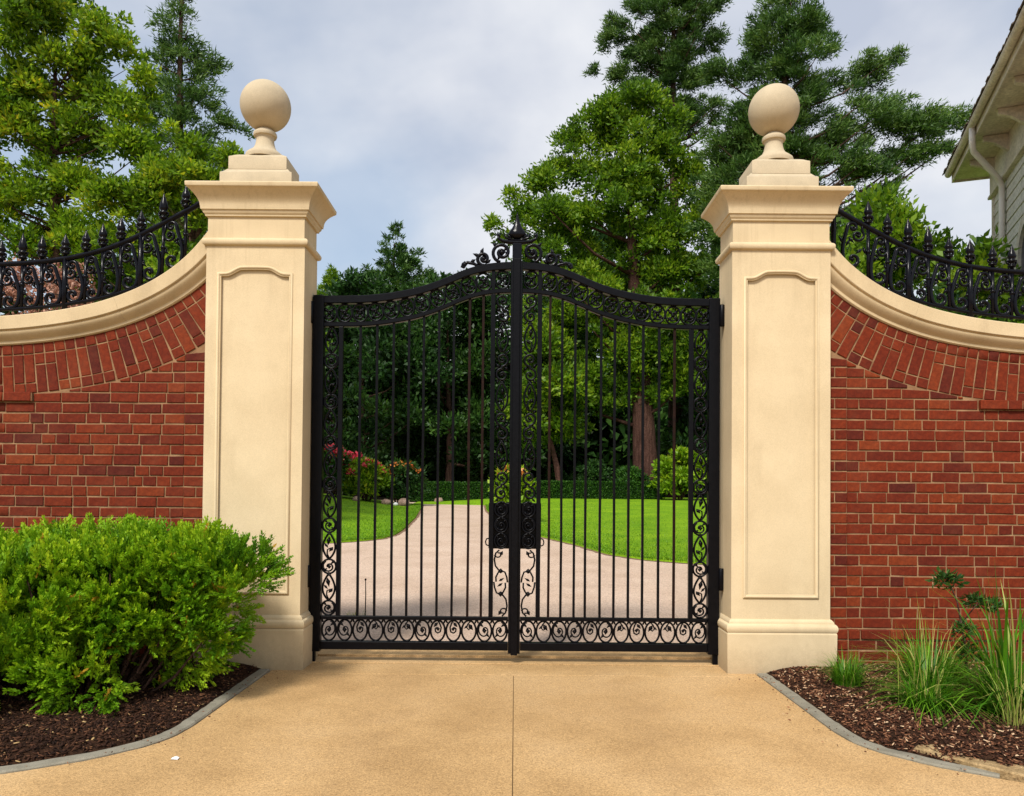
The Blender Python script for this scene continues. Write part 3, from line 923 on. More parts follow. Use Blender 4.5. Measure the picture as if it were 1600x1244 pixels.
# ================================================================ ironwork motifs (in the XZ plane)
def arc(cx, cz, rx, rz, a0, a1, n=20):
    return [(cx + rx * math.cos(R(a0 + (a1 - a0) * i / n)), cz + rz * math.sin(R(a0 + (a1 - a0) * i / n))) for i in range(n + 1)]
def spiral(cx, cz, r0, r1, a0, a1, n=26, sz=1.0):
    return [(cx + (r0 + (r1 - r0) * i / n) * math.cos(R(a0 + (a1 - a0) * i / n)), cz + sz * (r0 + (r1 - r0) * i / n) * math.sin(R(a0 + (a1 - a0) * i / n))) for i in range(n + 1)]

class MBI(MB):
    def flat_tube(s, pts, w, d, **k):
        return MB.flat_tube(s, pts, w * 1.4, d * 1.35, **k)
    def blob(s, x, z, rx, rz, ry=0.008, **k):
        return MB.blob(s, x, z, rx * 1.25, rz * 1.2, ry * 1.4, **k)
def motif_ring(v=0):
    m_ = MBI(); m_.flat_tube(arc(0, 0, .055, .080, 90, 450, 26), .011, .014)
    if v == 0:
        m_.flat_tube([(0, .080), (-.014, .056), (-.026, .024), (-.020, -.008), (0, -.018), (.018, -.006), (.020, .016), (.006, .026), (-.004, .014)], .009, .011)
        m_.blob(.016, .046, .011, .022, rot=.7); m_.blob(-.002, .012, .012, .014)
    elif v == 1:
        m_.flat_tube([(-.012, .076), (.010, .050), (.016, .024), (.002, .010), (-.012, .020)], .008, .011)
        m_.blob(-.014, .030, .014, .026, rot=-.6); m_.blob(.022, .030, .008, .018, rot=.9)
    else:
        m_.flat_tube(spiral(0, .004, .052, .010, 100, 520, 26, 1.25), .008, .011)
        m_.blob(0, .0, .015, .018); m_.blob(.026, -.034, .008, .020, rot=.7); m_.blob(-.022, .044, .008, .018, rot=.8)
    m_.flat_tube([(-.058, .086), (-.048, .060)], .010, .012); m_.flat_tube([(.058, .086), (.048, .060)], .010, .012)
    return m_.mesh('scroll', IRON)
def motif_round(v=0):
    m_ = MBI(); m_.flat_tube(arc(0, 0, .050, .054, 90, 450, 24), .011, .014)
    sgn = 1 if v == 0 else -1
    m_.flat_tube([(sgn * x, z) for x, z in spiral(0, -.002, .046, .010, 120, 560, 26)], .009, .012)
    m_.blob(sgn * .002, -.004, .013, .014); m_.blob(sgn * .026, .030, .008, .020, rot=-sgn * .8); m_.blob(-sgn * .028, -.028, .008, .020, rot=-sgn * .8)
    return m_.mesh('scroll', IRON)
def motif_ogee(v=0):
    m_ = MBI()
    for s in (-1, 1):
        pts = []
        for i in range(19):
            u = i / 18
            pts.append((s * .046 * math.sin(math.pi * u) ** .8 * (1.12 - .35 * u), -.10 + .20 * u))
        m_.flat_tube(pts, .011, .013)
    m_.flat_tube([(.0, -.095), (.014, -.06), (.012, -.03), (-.006, -.02), (-.016, -.034)], .008, .010)
    m_.blob(-.014, -.028, .012, .020, rot=.7); m_.blob(.004, .036, .013, .032, rot=.15 if v else -.2); m_.blob(0, .10, .018, .014); m_.blob(.02, .0, .008, .020, rot=-.7)
    return m_.mesh('scroll', IRON)
def motif_s():
    m_ = MBI()
    h = spiral(0, .060, .010, .052, -90 - 480, -90, 30, 1.0)
    pts = h + [(-x, -z) for x, z in reversed(h)]
    m_.flat_tube(pts, .011, .014, taper=lambda t: .7 + .5 * math.sin(math.pi * t))
    m_.blob(0, .060, .013, .015); m_.blob(0, -.060, .013, .015)
    m_.blob(.034, .010, .010, .026, rot=-.7); m_.blob(-.034, -.010, .010, .026, rot=-.7)
    m_.blob(-.036, .112, .008, .020, rot=.8); m_.blob(.036, -.112, .008, .020, rot=.8)
    return m_.mesh('scroll', IRON)
def motif_vine():
    """large open C scroll of the lower centre bays"""
    m_ = MBI()
    m_.flat_tube([(-.012, -.125), (-.038, -.10), (-.048, -.05), (-.040, .0), (-.018, .03), (.0, .04), (.03, .048), (.045, .09), (.050, .13)][::-1], .009, .011)
    m_.flat_tube(spiral(-.018, -.092, .030, .008, 170, -120, 16), .008, .010)
    m_.flat_tube([(.0, .04), (-.020, .055), (-.036, .09), (-.034, .125)], .009, .011)
    m_.blob(0, .04, .018, .018); m_.blob(.004, -.10, .012, .018, rot=.5); m_.blob(.006, .108, .008, .022, rot=1.0)
    return m_.mesh('scroll', IRON)
def motif_quatre(v=0):
    m_ = MBI(); m_.flat_tube(arc(0, 0, .058, .064, 90, 450, 26), .011, .014)
    for k in range(4):
        a = R(45 + 90 * k + v * 12)
        m_.blob(.028 * math.cos(a), .030 * math.sin(a), .011, .026, rot=a - math.pi / 2)
    sgn = 1 if v == 0 else -1
    m_.flat_tube([(sgn * x, z) for x, z in spiral(0, 0, .045, .012, 200, 500, 18)], .008, .011)
    m_.blob(0, 0, .014, .014, .012)
    return m_.mesh('scroll', IRON)
MR = [motif_ring(i) for i in range(3)]
MO = [motif_round(0), motif_round(1)]
MG = [motif_ogee(0), motif_ogee(1)]
MS = motif_s(); MV = motif_vine(); MQ = [motif_quatre(0), motif_quatre(1)]

# ================================================================ the gate
YG = 0.25
TXs = [0, .02, .16, .28, .40, .552, .644, .795, 1.0, 1.16, 1.3, 1.6]
TZs = [3.118, 3.116, 3.110, 3.092, 3.056, 2.988, 2.95, 2.902, 2.863, 2.846, 2.841, 2.838]
ga, gzz = smooth_curve(TXs, TZs, 0, 1.6, 200, 5)
def ztop(a): return float(np.interp(abs(a), ga, gzz))

def swept_rail(s, a0, a1, dz, h, d, mat, parent, name):
    m_ = MB(); rings = []
    for a in np.linspace(a0, a1, 46):
        z1 = ztop(a) - dz; z0 = z1 - h
        c = .006
        rings.append([(s * a, YG - d / 2 + c, z0), (s * a, YG - d / 2, z0 + c), (s * a, YG - d / 2, z1 - c), (s * a, YG - d / 2 + c, z1),
                      (s * a, YG + d / 2 - c, z1), (s * a, YG + d / 2, z1 - c), (s * a, YG + d / 2, z0 + c), (s * a, YG + d / 2 - c, z0)])
    m_.prism(rings)
    return m_.build(name, mat, parent)

def leaf(s, label, bars, rusty):
    r_ = random.Random(5 + s)
    root = empty('gate_leaf', (0, 0, 0))
    tag(root, label, 'gate', 'two leaves of the iron gate')
    zb0, zb1 = .102, .164
    MB().box(s * 1.495, s * 1.580, YG - .035, YG + .035, .085, ztop(1.55) + .004, .005).build('hinge_stile', IRON, root)
    MB().box(s * .003, s * .046, YG - .032, YG + .032, .080, 3.121, .004).build('meeting_stile', IRON, root)
    swept_rail(s, .047, 1.494, 0, .060, .056, IRON, root, 'top_rail')
    swept_rail(s, .047, 1.494, .205, .036, .044, IRON, root, 'lower_top_rail')
    MB().box(s * .047, s * 1.494, YG - .028, YG + .028, zb0, zb1, .004).build('bottom_rail', IRON, root)
    MB().box(s * .047, s * 1.494, YG - .020, YG + .020, .331, .358, .003).build('upper_bottom_rail', IRON, root)
    for a in (1.363, .182):
        MB().box(s * (a - .017), s * (a + .017), YG - .018, YG + .018, .359, ztop(a) - .206 - .034, .003).build('border_bar', IRON, root)
    a = .182
    MB().box(s * (a - .014), s * (a + .014), YG - .015, YG + .015, ztop(a) - .206, ztop(a) - .059, .003).build('border_bar', IRON, root)
    for i, a in enumerate(bars):
        zt = ztop(a) - .205 - .034
        b0 = r_.uniform(-.003, .003)
        m_ = MB(); m_.flat_tube([(0, 0), (b0, .7), (-b0 * .6, 1.4), (0, zt - .357)], .0185, .0185, n=4)
        m_.build('bar', RUST if i in rusty else IRON, root, loc=(s * a, YG, .357))
    # bottom band of rings
    for k in range(12):
        a = .1085 + k * .1202
        inst('scroll', MR[2] if k in (0, 11) else r_.choice(MR), root, (s * a, YG, .2475), (0, 0, 0), (r_.choice((-1, 1)) * 1.0, 1, 1.0))
    # top band
    for k in range(11):
        a = .255 + k * .1205
        if a > 1.47: break
        sl = (ztop(a + .03) - ztop(a - .03)) / .06
        inst('scroll', MQ[k % 2], root, (s * a, YG, ztop(a) - .060 - .0735), (0, -s * math.atan(sl) , 0), (1, 1, 1.08))
    inst('scroll', MQ[0], root, (s * .113, YG, ztop(.11) - .060 - .0735), (0, 0, 0), (1.0, 1, 1.08))
    # outer column
    z, k = .362, 0
    top = ztop(1.43) - .242
    seqs = []
    while True:
        h = .110 if k % 2 == 0 else .205
        if z + h > top: break
        seqs.append((k, z, h)); z += h; k += 1
    gap = (top - z) / max(1, len(seqs))
    for k, z, h in seqs:
        zz = z + gap * k + (h + gap) / 2
        me = MO[(k // 2) % 2] if k % 2 == 0 else MG[(k // 2) % 2]
        inst('scroll', me, root, (s * 1.438, YG, zz), (0, 0, 0), (s * 1.08, 1, (h + gap) / h * (1 if k % 2 else 1.0)))
    # inner column: vines, rings over the lock box, S scrolls
    inst('scroll', MV, root, (s * .106, YG, .493), (0, 0, 0), (s * 1.05, 1, 1.03))
    inst('scroll', MV, root, (s * .106, YG, .752), (0, 0, 0), (-s * 1.05, 1, -.98))
    for k in range(3):
        inst('scroll', MO[k % 2], root, (s * .106, YG - .004, .945 + k * .122), (0, 0, 0), (s * 1.0, 1, 1.05))
    z = 1.26; top = ztop(.11) - .242; n = 7; h = (top - z) / n
    for k in range(n):
        inst('scroll', MS if k % 2 == 0 else MG[k // 2 % 2], root, (s * .108, YG, z + h * (k + .5)), (0, 0, 0), ((s if k % 4 < 2 else -s) * 1.0, 1, h / .228 if k % 2 == 0 else h / .205))
    # lock box behind the meeting stile
    lb = MB().box(s * .002, s * .205, YG + .034, YG + .085, .882, 1.24, .006).build('lock_box', IRON, root)
    m_ = MB()
    m_.flat_tube([(s * .205, .905), (s * .222, .912), (s * .228, .935), (s * .220, .958), (s * .205, .962)], .010, .012, y=YG + .04)
    m_.build('pull', IRON, lb)
    # hinges
    for z in (2.705, .665):
        m_ = MB()
        m_.box(s * 1.581, s * 1.607, YG - .030, YG + .030, z - .07, z + .07, .006)
        m_.lathe([(.016, -.085), (.020, -.08), (.020, .08), (.016, .085)], (s * 1.592, YG - .035, z), 10)
        m_.build('hinge', IRON, root)
    # foot pin
    MB().box(s * 1.535, s * 1.575, YG - .02, YG + .02, .0, .085, .004).build('pivot_pin', IRON, root)
    # crest scrolls on the top rail
    m_ = MBI()
    sp = spiral(0, 0, .078, .014, -80, 480, 34)
    m_.flat_tube([(s * x, z) for x, z in sp], .019, .022)
    m_.blob(0, 0, .026, .026, .016); m_.blob(s * .022, -.038, .012, .026, rot=s * .4); m_.blob(-s * .042, -.018, .012, .026, rot=-s * .5); m_.blob(s * .052, .058, .012, .030, rot=-s * .9); m_.blob(-s * .03, .03, .012, .030, rot=s * .6)
    m_.build('crest_scroll', IRONG, root, loc=(s * .118, YG, ztop(.1) + .082))
    m_ = MBI()
    m_.flat_tube([(s * x, z) for x, z in spiral(0, 0, .046, .010, -100, 380, 26)], .017, .020)
    m_.blob(0, 0, .020, .020, .014); m_.blob(s * .012, .046, .010, .026, rot=s * .4); m_.blob(s * .042, .022, .010, .028, rot=-s * 1.2); m_.blob(-s * .030, -.02, .010, .022, rot=s * .9)
    m_.build('crest_scroll', IRONG, root, loc=(s * .262, YG, ztop(.258) + .050)).scale = (1.18, 1.1, 1.18)
    m_ = MBI()
    m_.flat_tube([(-s * .07, -.018), (-s * .03, .006), (s * .01, .014), (s * .04, .004), (s * .046, -.012), (s * .03, -.016)], .015, .016)
    m_.blob(s * .030, .0, .016, .020, .012); m_.blob(-s * .02, .022, .010, .020, rot=s * 1.0)
    m_.build('crest_scroll', IRONG, root, loc=(s * .372, YG, ztop(.365) + .030)).scale = (1.25, 1.15, 1.25)
    return root
gl = leaf(-1, 'black wrought iron gate leaf with nine bars, beside the juniper shrub pillar',
          [1.213, 1.083, .954, .835, .72, .601, .485, .363, .258], {7, 8})
gr = leaf(1, 'black wrought iron gate leaf with ten bars, nearest the white house',
          [.263, .358, .46, .547, .661, .768, .88, .989, 1.113, 1.233], {0, 9})
MB().box(-.026, .026, YG - .048, YG - .0325, .070, 3.135, .004).build('cover_strip', IRON, gl)
m_ = MB()
m_.box(-.036, .036, YG - .03, YG + .03, 3.122, 3.262, .006)
m_.build('finial_post', IRONG, gl)
m_ = MB()
m_.flat_tube([(-.150, .052), (-.146, .026), (-.110, .004), (-.05, -.004), (0, -.006), (.05, -.004), (.110, .004), (.146, .026), (.150, .052)], .030, .040,
             taper=lambda t: .55 + .6 * math.sin(math.pi * t))
m_.flat_tube([(-.10, .060), (-.085, .030), (-.04, .016), (0, .012)], .020, .026)
m_.flat_tube([(.10, .060), (.085, .030), (.04, .016), (0, .012)], .020, .026)
m_.blob(-.145, .05, .016, .026, .02, rot=.5); m_.blob(.145, .05, .016, .026, .02, rot=-.5)
m_.build('finial_arms', IRONG, gl, loc=(0, YG, 3.278))
m_ = MB()
m_.lathe([(.018, .0), (.046, .010), (.066, .026), (.070, .040), (.060, .062), (.042, .086), (.029, .108), (.020, .132), (.012, .160), (.006, .188), (.0005, .212)], (0, YG, 3.300), 12, .5)
m_.blob(-.058, 3.316, .016, .040, .020, y=YG, rot=.75); m_.blob(.058, 3.316, .016, .040, .020, y=YG, rot=-.75)
m_.build('spear_finial', IRONG, gl)

# ================================================================ railings on the walls
RXs = [2.30, 2.40, 2.465, 2.60, 2.727, 2.88, 3.07, 3.26, 3.455, 3.65, 3.886, 4.2, 6.4]
RZs = [3.66, 3.585, 3.54, 3.468, 3.40, 3.315, 3.222, 3.158, 3.112, 3.082, 3.062, 3.05, 3.04]
rx_, rz_ = smooth_curve(RXs, RZs, 2.30, 6.4, 400, 9)
YR = 0.215
def cope_z(x): return float(np.interp(x, cx_, cz_))
def rail_z(x): return float(np.interp(x, rx_, rz_))
def spear_mesh(v):
    m_ = MB()
    k = [1.0, 1.12, .92][v]
    m_.lathe([(r_ * 1.42, z_) for r_, z_ in [(.011, -.02), (.011, .03), (.022, .036), (.024, .046), (.013, .054), (.012, .068), (.026, .076), (.027, .086), (.014, .094), (.021, .106),
              (.025, .118), (.021, .138 * k), (.012, .168 * k), (.005, .196 * k), (.0006, .214 * k)]], n=8, sy=.8)
    m_.blob(-.030, .062, .012, .028, .010, rot=.5); m_.blob(.030, .062, .012, .028, .010, rot=-.5)
    return m_.mesh('spear', IRONG)
SPM = [spear_mesh(i) for i in range(3)]
def rail_scroll(w, h, flip):
    """S scroll for one bay: heavy curl at the foot, stem sweeping up to a small curl under the rail"""
    m_ = MBI()
    r1, r2 = min(.068, w * .40), min(.042, w * .25)
    f = 1 if flip else -1
    foot = spiral(0, r1 + .012, .012, r1, 560, 180, 30)
    pts = [(x + .012, z) for x, z in foot]
    x0, z0 = pts[-1]
    tipx, tipz = -w * .10 + r2, h - r2 - .03
    for k in range(1, 9):
        u = k / 9
        q = u * u * (3 - 2 * u)
        pts.append((x0 + (tipx - r2 - x0) * q - .018 * math.sin(math.pi * u), z0 + (tipz - z0) * u))
    pts += spiral(tipx, tipz, r2, .008, 180, -200, 20)
    m_.flat_tube([(f * x, z) for x, z in pts], .020, .022, taper=lambda u: .75 + .4 * math.sin(math.pi * u))
    m_.blob(f * .012, r1 + .012, .016, .018, .014); m_.blob(f * tipx, tipz, .012, .014, .012)
    m_.blob(f * (x0 - .016), h * .56, .010, .036, .010, rot=f * .5); m_.blob(f * (x0 + .032), h * .52, .010, .034, .010, rot=-f * .6)
    m_.blob(f * (r1 * .9), r1 * 2.1, .010, .030, .010, rot=-f * .9)
    cx2, cz2, r3 = w * .20, h * .66, min(.050, w * .30)
    m_.flat_tube([(f * x, z) for x, z in spiral(cx2, cz2, .010, r3, -420, 40, 26)] + [(f * (cx2 + r3 * .5), h - .02)], .015, .018)
    m_.blob(f * cx2, cz2, .014, .016, .012); m_.blob(f * (cx2 - r3), cz2 - r3 * .7, .010, .030, .010, rot=f * .8)
    m_.blob(f * w * .40, h * .36, .011, .030, .010, rot=f * .4)
    return m_
def railing(s, label, xs, xposts):
    root = empty('iron_railing', (0, 0, 0))
    tag(root, label, 'railing')
    for nm, f, w, d in (('top_rail', lambda x: rail_z(x), .042, .044), ('bottom_rail', lambda x: cope_z(x) + .070 + .03 * min(1, max(0, (x - 2.5) / .5)), .028, .034)):
        m_ = MB()
        m_.flat_tube([(s * x, f(x)) for x in np.linspace(2.352, 6.35, 90)], w, d, n=8)
        m_.build(nm, IRONG, root, loc=(0, YR, 0))
    r_ = random.Random(9 + s)
    for i, x in enumerate(xs):
        b = cope_z(x) + .005; t = rail_z(x)
        sp = inst('spear', SPM[r_.randrange(3)], root, (s * x, YR, t), (0, 0, 0), (1, 1, 1.0))
        post = i in xposts
        lo = b if post else b + .075
        m_ = MB()
        w = .042 if post else .027
        lean = 0 if post else r_.uniform(-.01, .01)
        m_.flat_tube([(lean, 0), (0, (t - lo) * .5), (0, t - lo)], w, w, n=8)
        if post:
            m_.lathe([(.026, 0), (.026, .02), (.018, .035), (.016, .05)], n=8)
        m_.lathe([(.014, -.015), (.022, 0), (.014, .015)], (0, 0, (t - lo) * .55), 8)
        m_.build('post' if post else 'picket', IRONG, root, loc=(s * x, YR, lo))
    for i in range(len(xs) - 1):
        xm = (xs[i] + xs[i + 1]) / 2
        b = cope_z(xm) + .085; t = rail_z(xm)
        h = t - b
        rail_scroll(xs[i + 1] - xs[i], h, s > 0).build('scroll', IRONG, root, loc=(s * xm, YR, b))
    return root
lx = [2.575, 2.747, 2.92, 3.075, 3.215, 3.345, 3.505, 3.685, 3.835, 4.0, 4.16, 4.32, 4.48, 4.64, 4.80, 4.96, 5.12]
rxx = [2.455, 2.725, 2.875, 3.035, 3.19, 3.35, 3.515, 3.69, 3.84, 4.0, 4.16, 4.32, 4.48, 4.64, 4.80, 4.96, 5.12]
railing(-1, 'black iron spear railing on the coping beside the yellow-green trees', lx, {2, 6, 10, 14})
railing(1, 'black iron spear railing on the coping in front of the white house', rxx, {0, 3, 6, 9, 13})

# ================================================================ foliage machinery
def leaf_quads(rng, P, D, L, W, fold=.15):
    """rhombic leaves: P base points, D unit directions, L lengths, W widths -> verts, quads"""
    n = len(P)
    rv = rng.normal(size=(n, 3))
    S = np.cross(D, rv); S /= np.linalg.norm(S, axis=1)[:, None] + 1e-9
    N = np.cross(S, D)
    L = np.asarray(L)[:, None]; W = np.asarray(W)[:, None]
    a = P; c = P + D * L
    m_ = P + D * L * .45 + N * L * fold
    b = m_ + S * W * .5; d = m_ - S * W * .5
    V = np.stack([a, b, c, d], 1).reshape(-1, 3)
    F = np.arange(4 * n).reshape(-1, 4)
    return V, F

def leaf_tris(rng, P, D, L, W):
    n = len(P)
    S = np.cross(D, rng.normal(size=(n, 3))); S /= np.linalg.norm(S, axis=1)[:, None] + 1e-9
    L = np.asarray(L)[:, None]; W = np.asarray(W)[:, None]
    V = np.stack([P + S * W * .5, P - S * W * .5 + D * L * .15, P + D * L], 1).reshape(-1, 3)
    return V, np.arange(3 * n).reshape(-1, 3)

def blobs(tab, sub=.62, depth=.9, seed=0, flat=.75):
    """table of (x, z, r) masses of a crown, broken into smaller clumps with depth of their own"""
    rng = np.random.default_rng(seed)
    out = []
    for x, z, r in tab:
        k = max(3, int(round((r / sub) ** 2 * 2.4)))
        for _ in range(k):
            d = rng.normal(size=3); d /= np.linalg.norm(d)
            q = rng.random() ** .45
            rr = min(r, sub) * rng.uniform(.45, 1.25)
            q *= max(0, r * 1.08 - rr * .5)
            out.append((x + d[0] * q, d[1] * q * depth * 1.2 + rng.normal(0, .25 * r), z + d[2] * q, rr, rr, rr * flat))
        for _ in range(int(k * .7)):                         # outlying sprays that break the outline
            d = rng.normal(size=3); d /= np.linalg.norm(d)
            q = r * rng.uniform(.95, 1.32); rr = min(r, sub) * rng.uniform(.22, .42)
            out.append((x + d[0] * q, d[1] * q * depth, z + d[2] * q * .9, rr * 1.3, rr * 1.3, rr * .8))
    return out

def clump_leaves(rng, clumps, n, L, W, up=.35, spread=.9, axis=None, shell=.45, low=-.55, tri=False):
    """clumps: (k,6) centre + radii; returns V,F,tint"""
    C = np.asarray(clumps, float)
    area = (C[:, 3] * C[:, 4] + C[:, 3] * C[:, 5] + C[:, 4] * C[:, 5])
    idx = rng.choice(len(C), n, p=area / area.sum())
    d = rng.normal(size=(n, 3)); d /= np.linalg.norm(d, axis=1)[:, None]
    flip = d[:, 2] < low
    d[flip, 2] *= -1
    r = (shell + (1 - shell) * rng.random(n) ** .6) * rng.normal(1, .20, n)
    P = C[idx, :3] + d * C[idx, 3:6] * r[:, None]
    o = d.copy()
    if axis is not None:
        ax = P - np.array([axis[0], axis[1], 0]); ax[:, 2] = 0
        ax /= np.linalg.norm(ax, axis=1)[:, None] + 1e-6
        o = o * .4 + ax * .7
    D = o * .8 + rng.normal(size=(n, 3)) * spread * .6 + np.array([0, 0, up])
    D /= np.linalg.norm(D, axis=1)[:, None]
    V, F = (leaf_tris if tri else leaf_quads)(rng, P, D, L * rng.uniform(.6, 1.3, n), W * rng.uniform(.6, 1.3, n))
    ct = rng.random(len(C))
    t = np.clip(.42 * ct[idx] + .58 * rng.random(n), 0, 1)
    return V, F, t

def crown(name, parts, mat, parent):
    V, F, T, o = [], [], [], 0
    for v, f, t in parts:
        V.append(v); F.append(f + o); T.append(t); o += len(v)
    me = np_mesh(name, np.concatenate(V), np.concatenate(F), mat, np.concatenate(T))
    return link(bpy.data.objects.new(name, me), parent)

def trunk_mesh(rng, h, r, limbs, lean=(0, 0), n=10):
    m_ = MB(); k = 9
    pts = []; rr = []
    for i in range(k):
        u = i / (k - 1)
        pts.append((lean[0] * u + .12 * math.sin(u * 5 + r) * (u > 0), lean[1] * u, -.4 + (h + .4) * u))
        rr.append(r * (1.0 - .85 * u) * (1.45 if i == 0 else 1))
    m_.tube(pts, rr, n)
    for q in limbs:
        q = Vector(q)
        z0 = max(h * .20, min(h * .95, q.z - .55 * math.hypot(q.x - lean[0] * .5, q.y)))
        u = z0 / h
        p0 = Vector((lean[0] * u, lean[1] * u, z0))
        mid = p0.lerp(q, .5) + Vector((0, 0, -.08 * (q - p0).length))
        r0 = max(.02, min(.13, r * (1 - .85 * u) * .40))
        m_.tube([p0, mid, q], [r0, r0 * .6, r0 * .18], 5)
    return m_

def tree(name, label, cat, loc, h, trunk_r, clumps, n, L, W, mat, bark=BARK, up=.3, group=None, lean=(0, 0), axis=None, limbs=14, seed=1, shell=.15, spread=.9, tri=False):
    """clumps in local coordinates about the tree's foot"""
    rng = np.random.default_rng(seed)
    root = empty(name, loc)
    tag(root, label, cat, group)
    C = np.asarray(clumps, float)
    sel = rng.permutation(len(C))[:limbs]
    trunk_mesh(rng, h, trunk_r, [tuple(C[i, :3]) for i in sel], lean).build('trunk', bark, root)
    crown('crown', [clump_leaves(rng, C, n, L, W, up, spread, axis, shell, tri=tri)], mat, root)
    return root

def env_clumps(seed, n, z0, z1, Rf, r0, r1, cx=lambda u: 0, cy=0.0, flat=.7, inner=.5, ysq=1.0):
    rng = np.random.default_rng(seed)
    out = []
    for i in range(n):
        u = (i + rng.random()) / n
        z = z0 + (z1 - z0) * u
        a = rng.uniform(0, 2 * math.pi)
        q = inner + (1 - inner) * rng.random() ** .6
        rr = max(.05, Rf(u)) * q
        r = rng.uniform(r0, r1) * (.65 + .35 * min(1, Rf(u) / max(.1, Rf(.4))))
        out.append((cx(u) + rr * math.cos(a), cy + rr * math.sin(a) * ysq, z, r, r, r * flat))
    return out

def conifer_clumps(seed, h, z0, Rmax, whorls, per, droop=.1, r0=.6, power=.8, flat=.38, rag=.35, swing=None):
    rng = np.random.default_rng(seed)
    out = []
    for w in range(whorls):
        u = w / (whorls - 1)
        z = z0 + (h - z0) * u
        Rw = Rmax * (1 - u) ** power + .25
        a0 = rng.uniform(0, 6.28)
        for b in range(per):
            a = a0 + 6.283 * b / per + rng.uniform(-.35, .35)
            Lb = Rw * rng.uniform(1 - rag, 1 + rag * .55)
            if swing: Lb *= swing(a)
            k = max(1, int(Lb / (r0 * 1.05)))
            for j in range(k):
                t = (j + .75) / k
                rr = r0 * (.65 + .55 * (1 - u)) * rng.uniform(.75, 1.2)
                out.append((Lb * t * math.cos(a), Lb * t * math.sin(a), z - droop * Lb * t + .12 * Lb * t * t + rng.uniform(-.15, .15), rr, rr, rr * flat))
    out.append((0, 0, h, .3, .3, .5))
    return out

# ---- the big bright tree right of the spear (crown masses in metres about the foot)
tree('broad_cedar', 'broad bright green tree with reddish trunk rising behind the gate', 'tree', (6.7, 34, .9), 18, .72,
     blobs([(-1.57, 20.60, 1.16), (-0.25, 20.10, 1.32), (-2.73, 19.61, 1.26), (-3.89, 18.78, 1.06), (1.07, 18.95, 1.49), (-1.57, 18.29, 1.99), (2.56, 17.62, 1.32), (-4.22, 16.96, 1.59), (0.08, 16.30, 2.32), (2.89, 15.97, 1.26), (-2.56, 15.31, 2.32), (-5.54, 16.30, 0.99), (-4.88, 14.32, 1.72), (-6.27, 14.81, 0.99), (-7.03, 15.97, 0.53), (-7.86, 14.48, 0.50), (-7.36, 13.65, 0.53), (1.74, 13.65, 2.05), (-0.91, 12.66, 2.32), (-3.89, 12.00, 2.15), (2.73, 11.67, 1.39), (0.74, 10.35, 1.99), (-2.23, 9.68, 1.99), (-4.88, 9.35, 1.65), (-0.25, 8.03, 1.99), (-3.56, 7.37, 1.82), (2.07, 8.03, 1.49), (-5.21, 6.04, 1.32), (-2.56, 5.38, 1.32), (-5.71, 12.66, 1.16), (3.39, 13.98, 0.83), (-0.25, 6.04, 1.39), (1.24, 6.38, 1.32), (2.56, 6.04, 1.26), (-1.57, 7.37, 1.65), (-4.22, 5.38, 1.49), (-5.21, 7.37, 1.49), (-4.55, 4.06, 1.32), (1.07, 8.69, 1.82), (3.06, 9.35, 1.16), (-0.75, 5.38, 0.99)], .8, seed=4), 125000, .25, .115, L_BRIGHT, BARKR, lean=(-.8, 0), limbs=34, seed=2, shell=.2)
# ---- tall conifers behind it
tree('tall_conifer', 'tall dark conifer with bare trunk rising behind the bright tree', 'tree', (9.2, 39, .95), 31, .5,
     blobs([(-0.07, 30.92, 1.12), (-1.00, 29.43, 1.30), (0.86, 29.61, 1.30), (-1.56, 28.23, 1.42), (1.23, 28.38, 1.56), (-3.05, 27.49, 0.97), (-3.98, 26.89, 0.60), (0.30, 26.45, 1.86), (2.24, 26.89, 0.75), (-1.94, 25.63, 1.19), (-3.35, 24.88, 0.75), (-4.73, 24.88, 0.52), (0.97, 24.51, 1.34), (-0.63, 23.47, 1.12), (1.60, 22.79, 1.19), (-1.19, 26.82, 1.34), (-0.26, 24.96, 1.19), (-2.31, 23.84, 0.82), (0.30, 21.98, 1.12)], .62, seed=7, flat=.6), 60000, .26, .07, L_CONIF, BARK, axis=(0, 0), limbs=60, seed=3, up=.35, tri=True)
tree('spreading_pine', 'dark pine with wide layered boughs reaching towards the house', 'tree', (12.6, 30, .85), 22.5, .55,
     blobs([(0.04, 22.78, 1.64), (-1.15, 22.04, 1.04), (1.38, 22.34, 1.04), (0.34, 20.70, 1.93), (-1.59, 19.96, 1.19), (2.13, 19.81, 1.79), (3.91, 20.40, 1.13), (4.74, 20.70, 0.60), (-2.34, 17.73, 1.34), (-0.25, 18.32, 1.79), (1.83, 17.43, 1.93), (4.21, 17.87, 1.49), (5.85, 17.58, 1.13), (6.95, 17.73, 0.77), (7.93, 18.02, 0.71), (3.32, 15.64, 1.43), (5.10, 16.09, 1.01), (-2.04, 15.35, 1.64), (0.64, 15.35, 1.79), (6.29, 16.39, 0.65), (-2.34, 13.26, 1.49), (0.64, 13.56, 1.49), (3.02, 13.56, 1.25), (4.51, 14.45, 0.77), (-2.34, 10.88, 1.49), (-3.23, 20.11, 0.74), (7.33, 16.68, 0.42), (-2.93, 16.54, 1.34), (-3.23, 14.45, 1.49), (-3.08, 12.07, 1.49), (-1.44, 16.54, 1.49), (-0.85, 11.48, 1.49), (1.53, 11.78, 1.19)], .75, seed=17, flat=.65), 125000, .25, .065, L_CONIF, BARK, axis=(0, 0), limbs=80, seed=4, up=.45, tri=True)
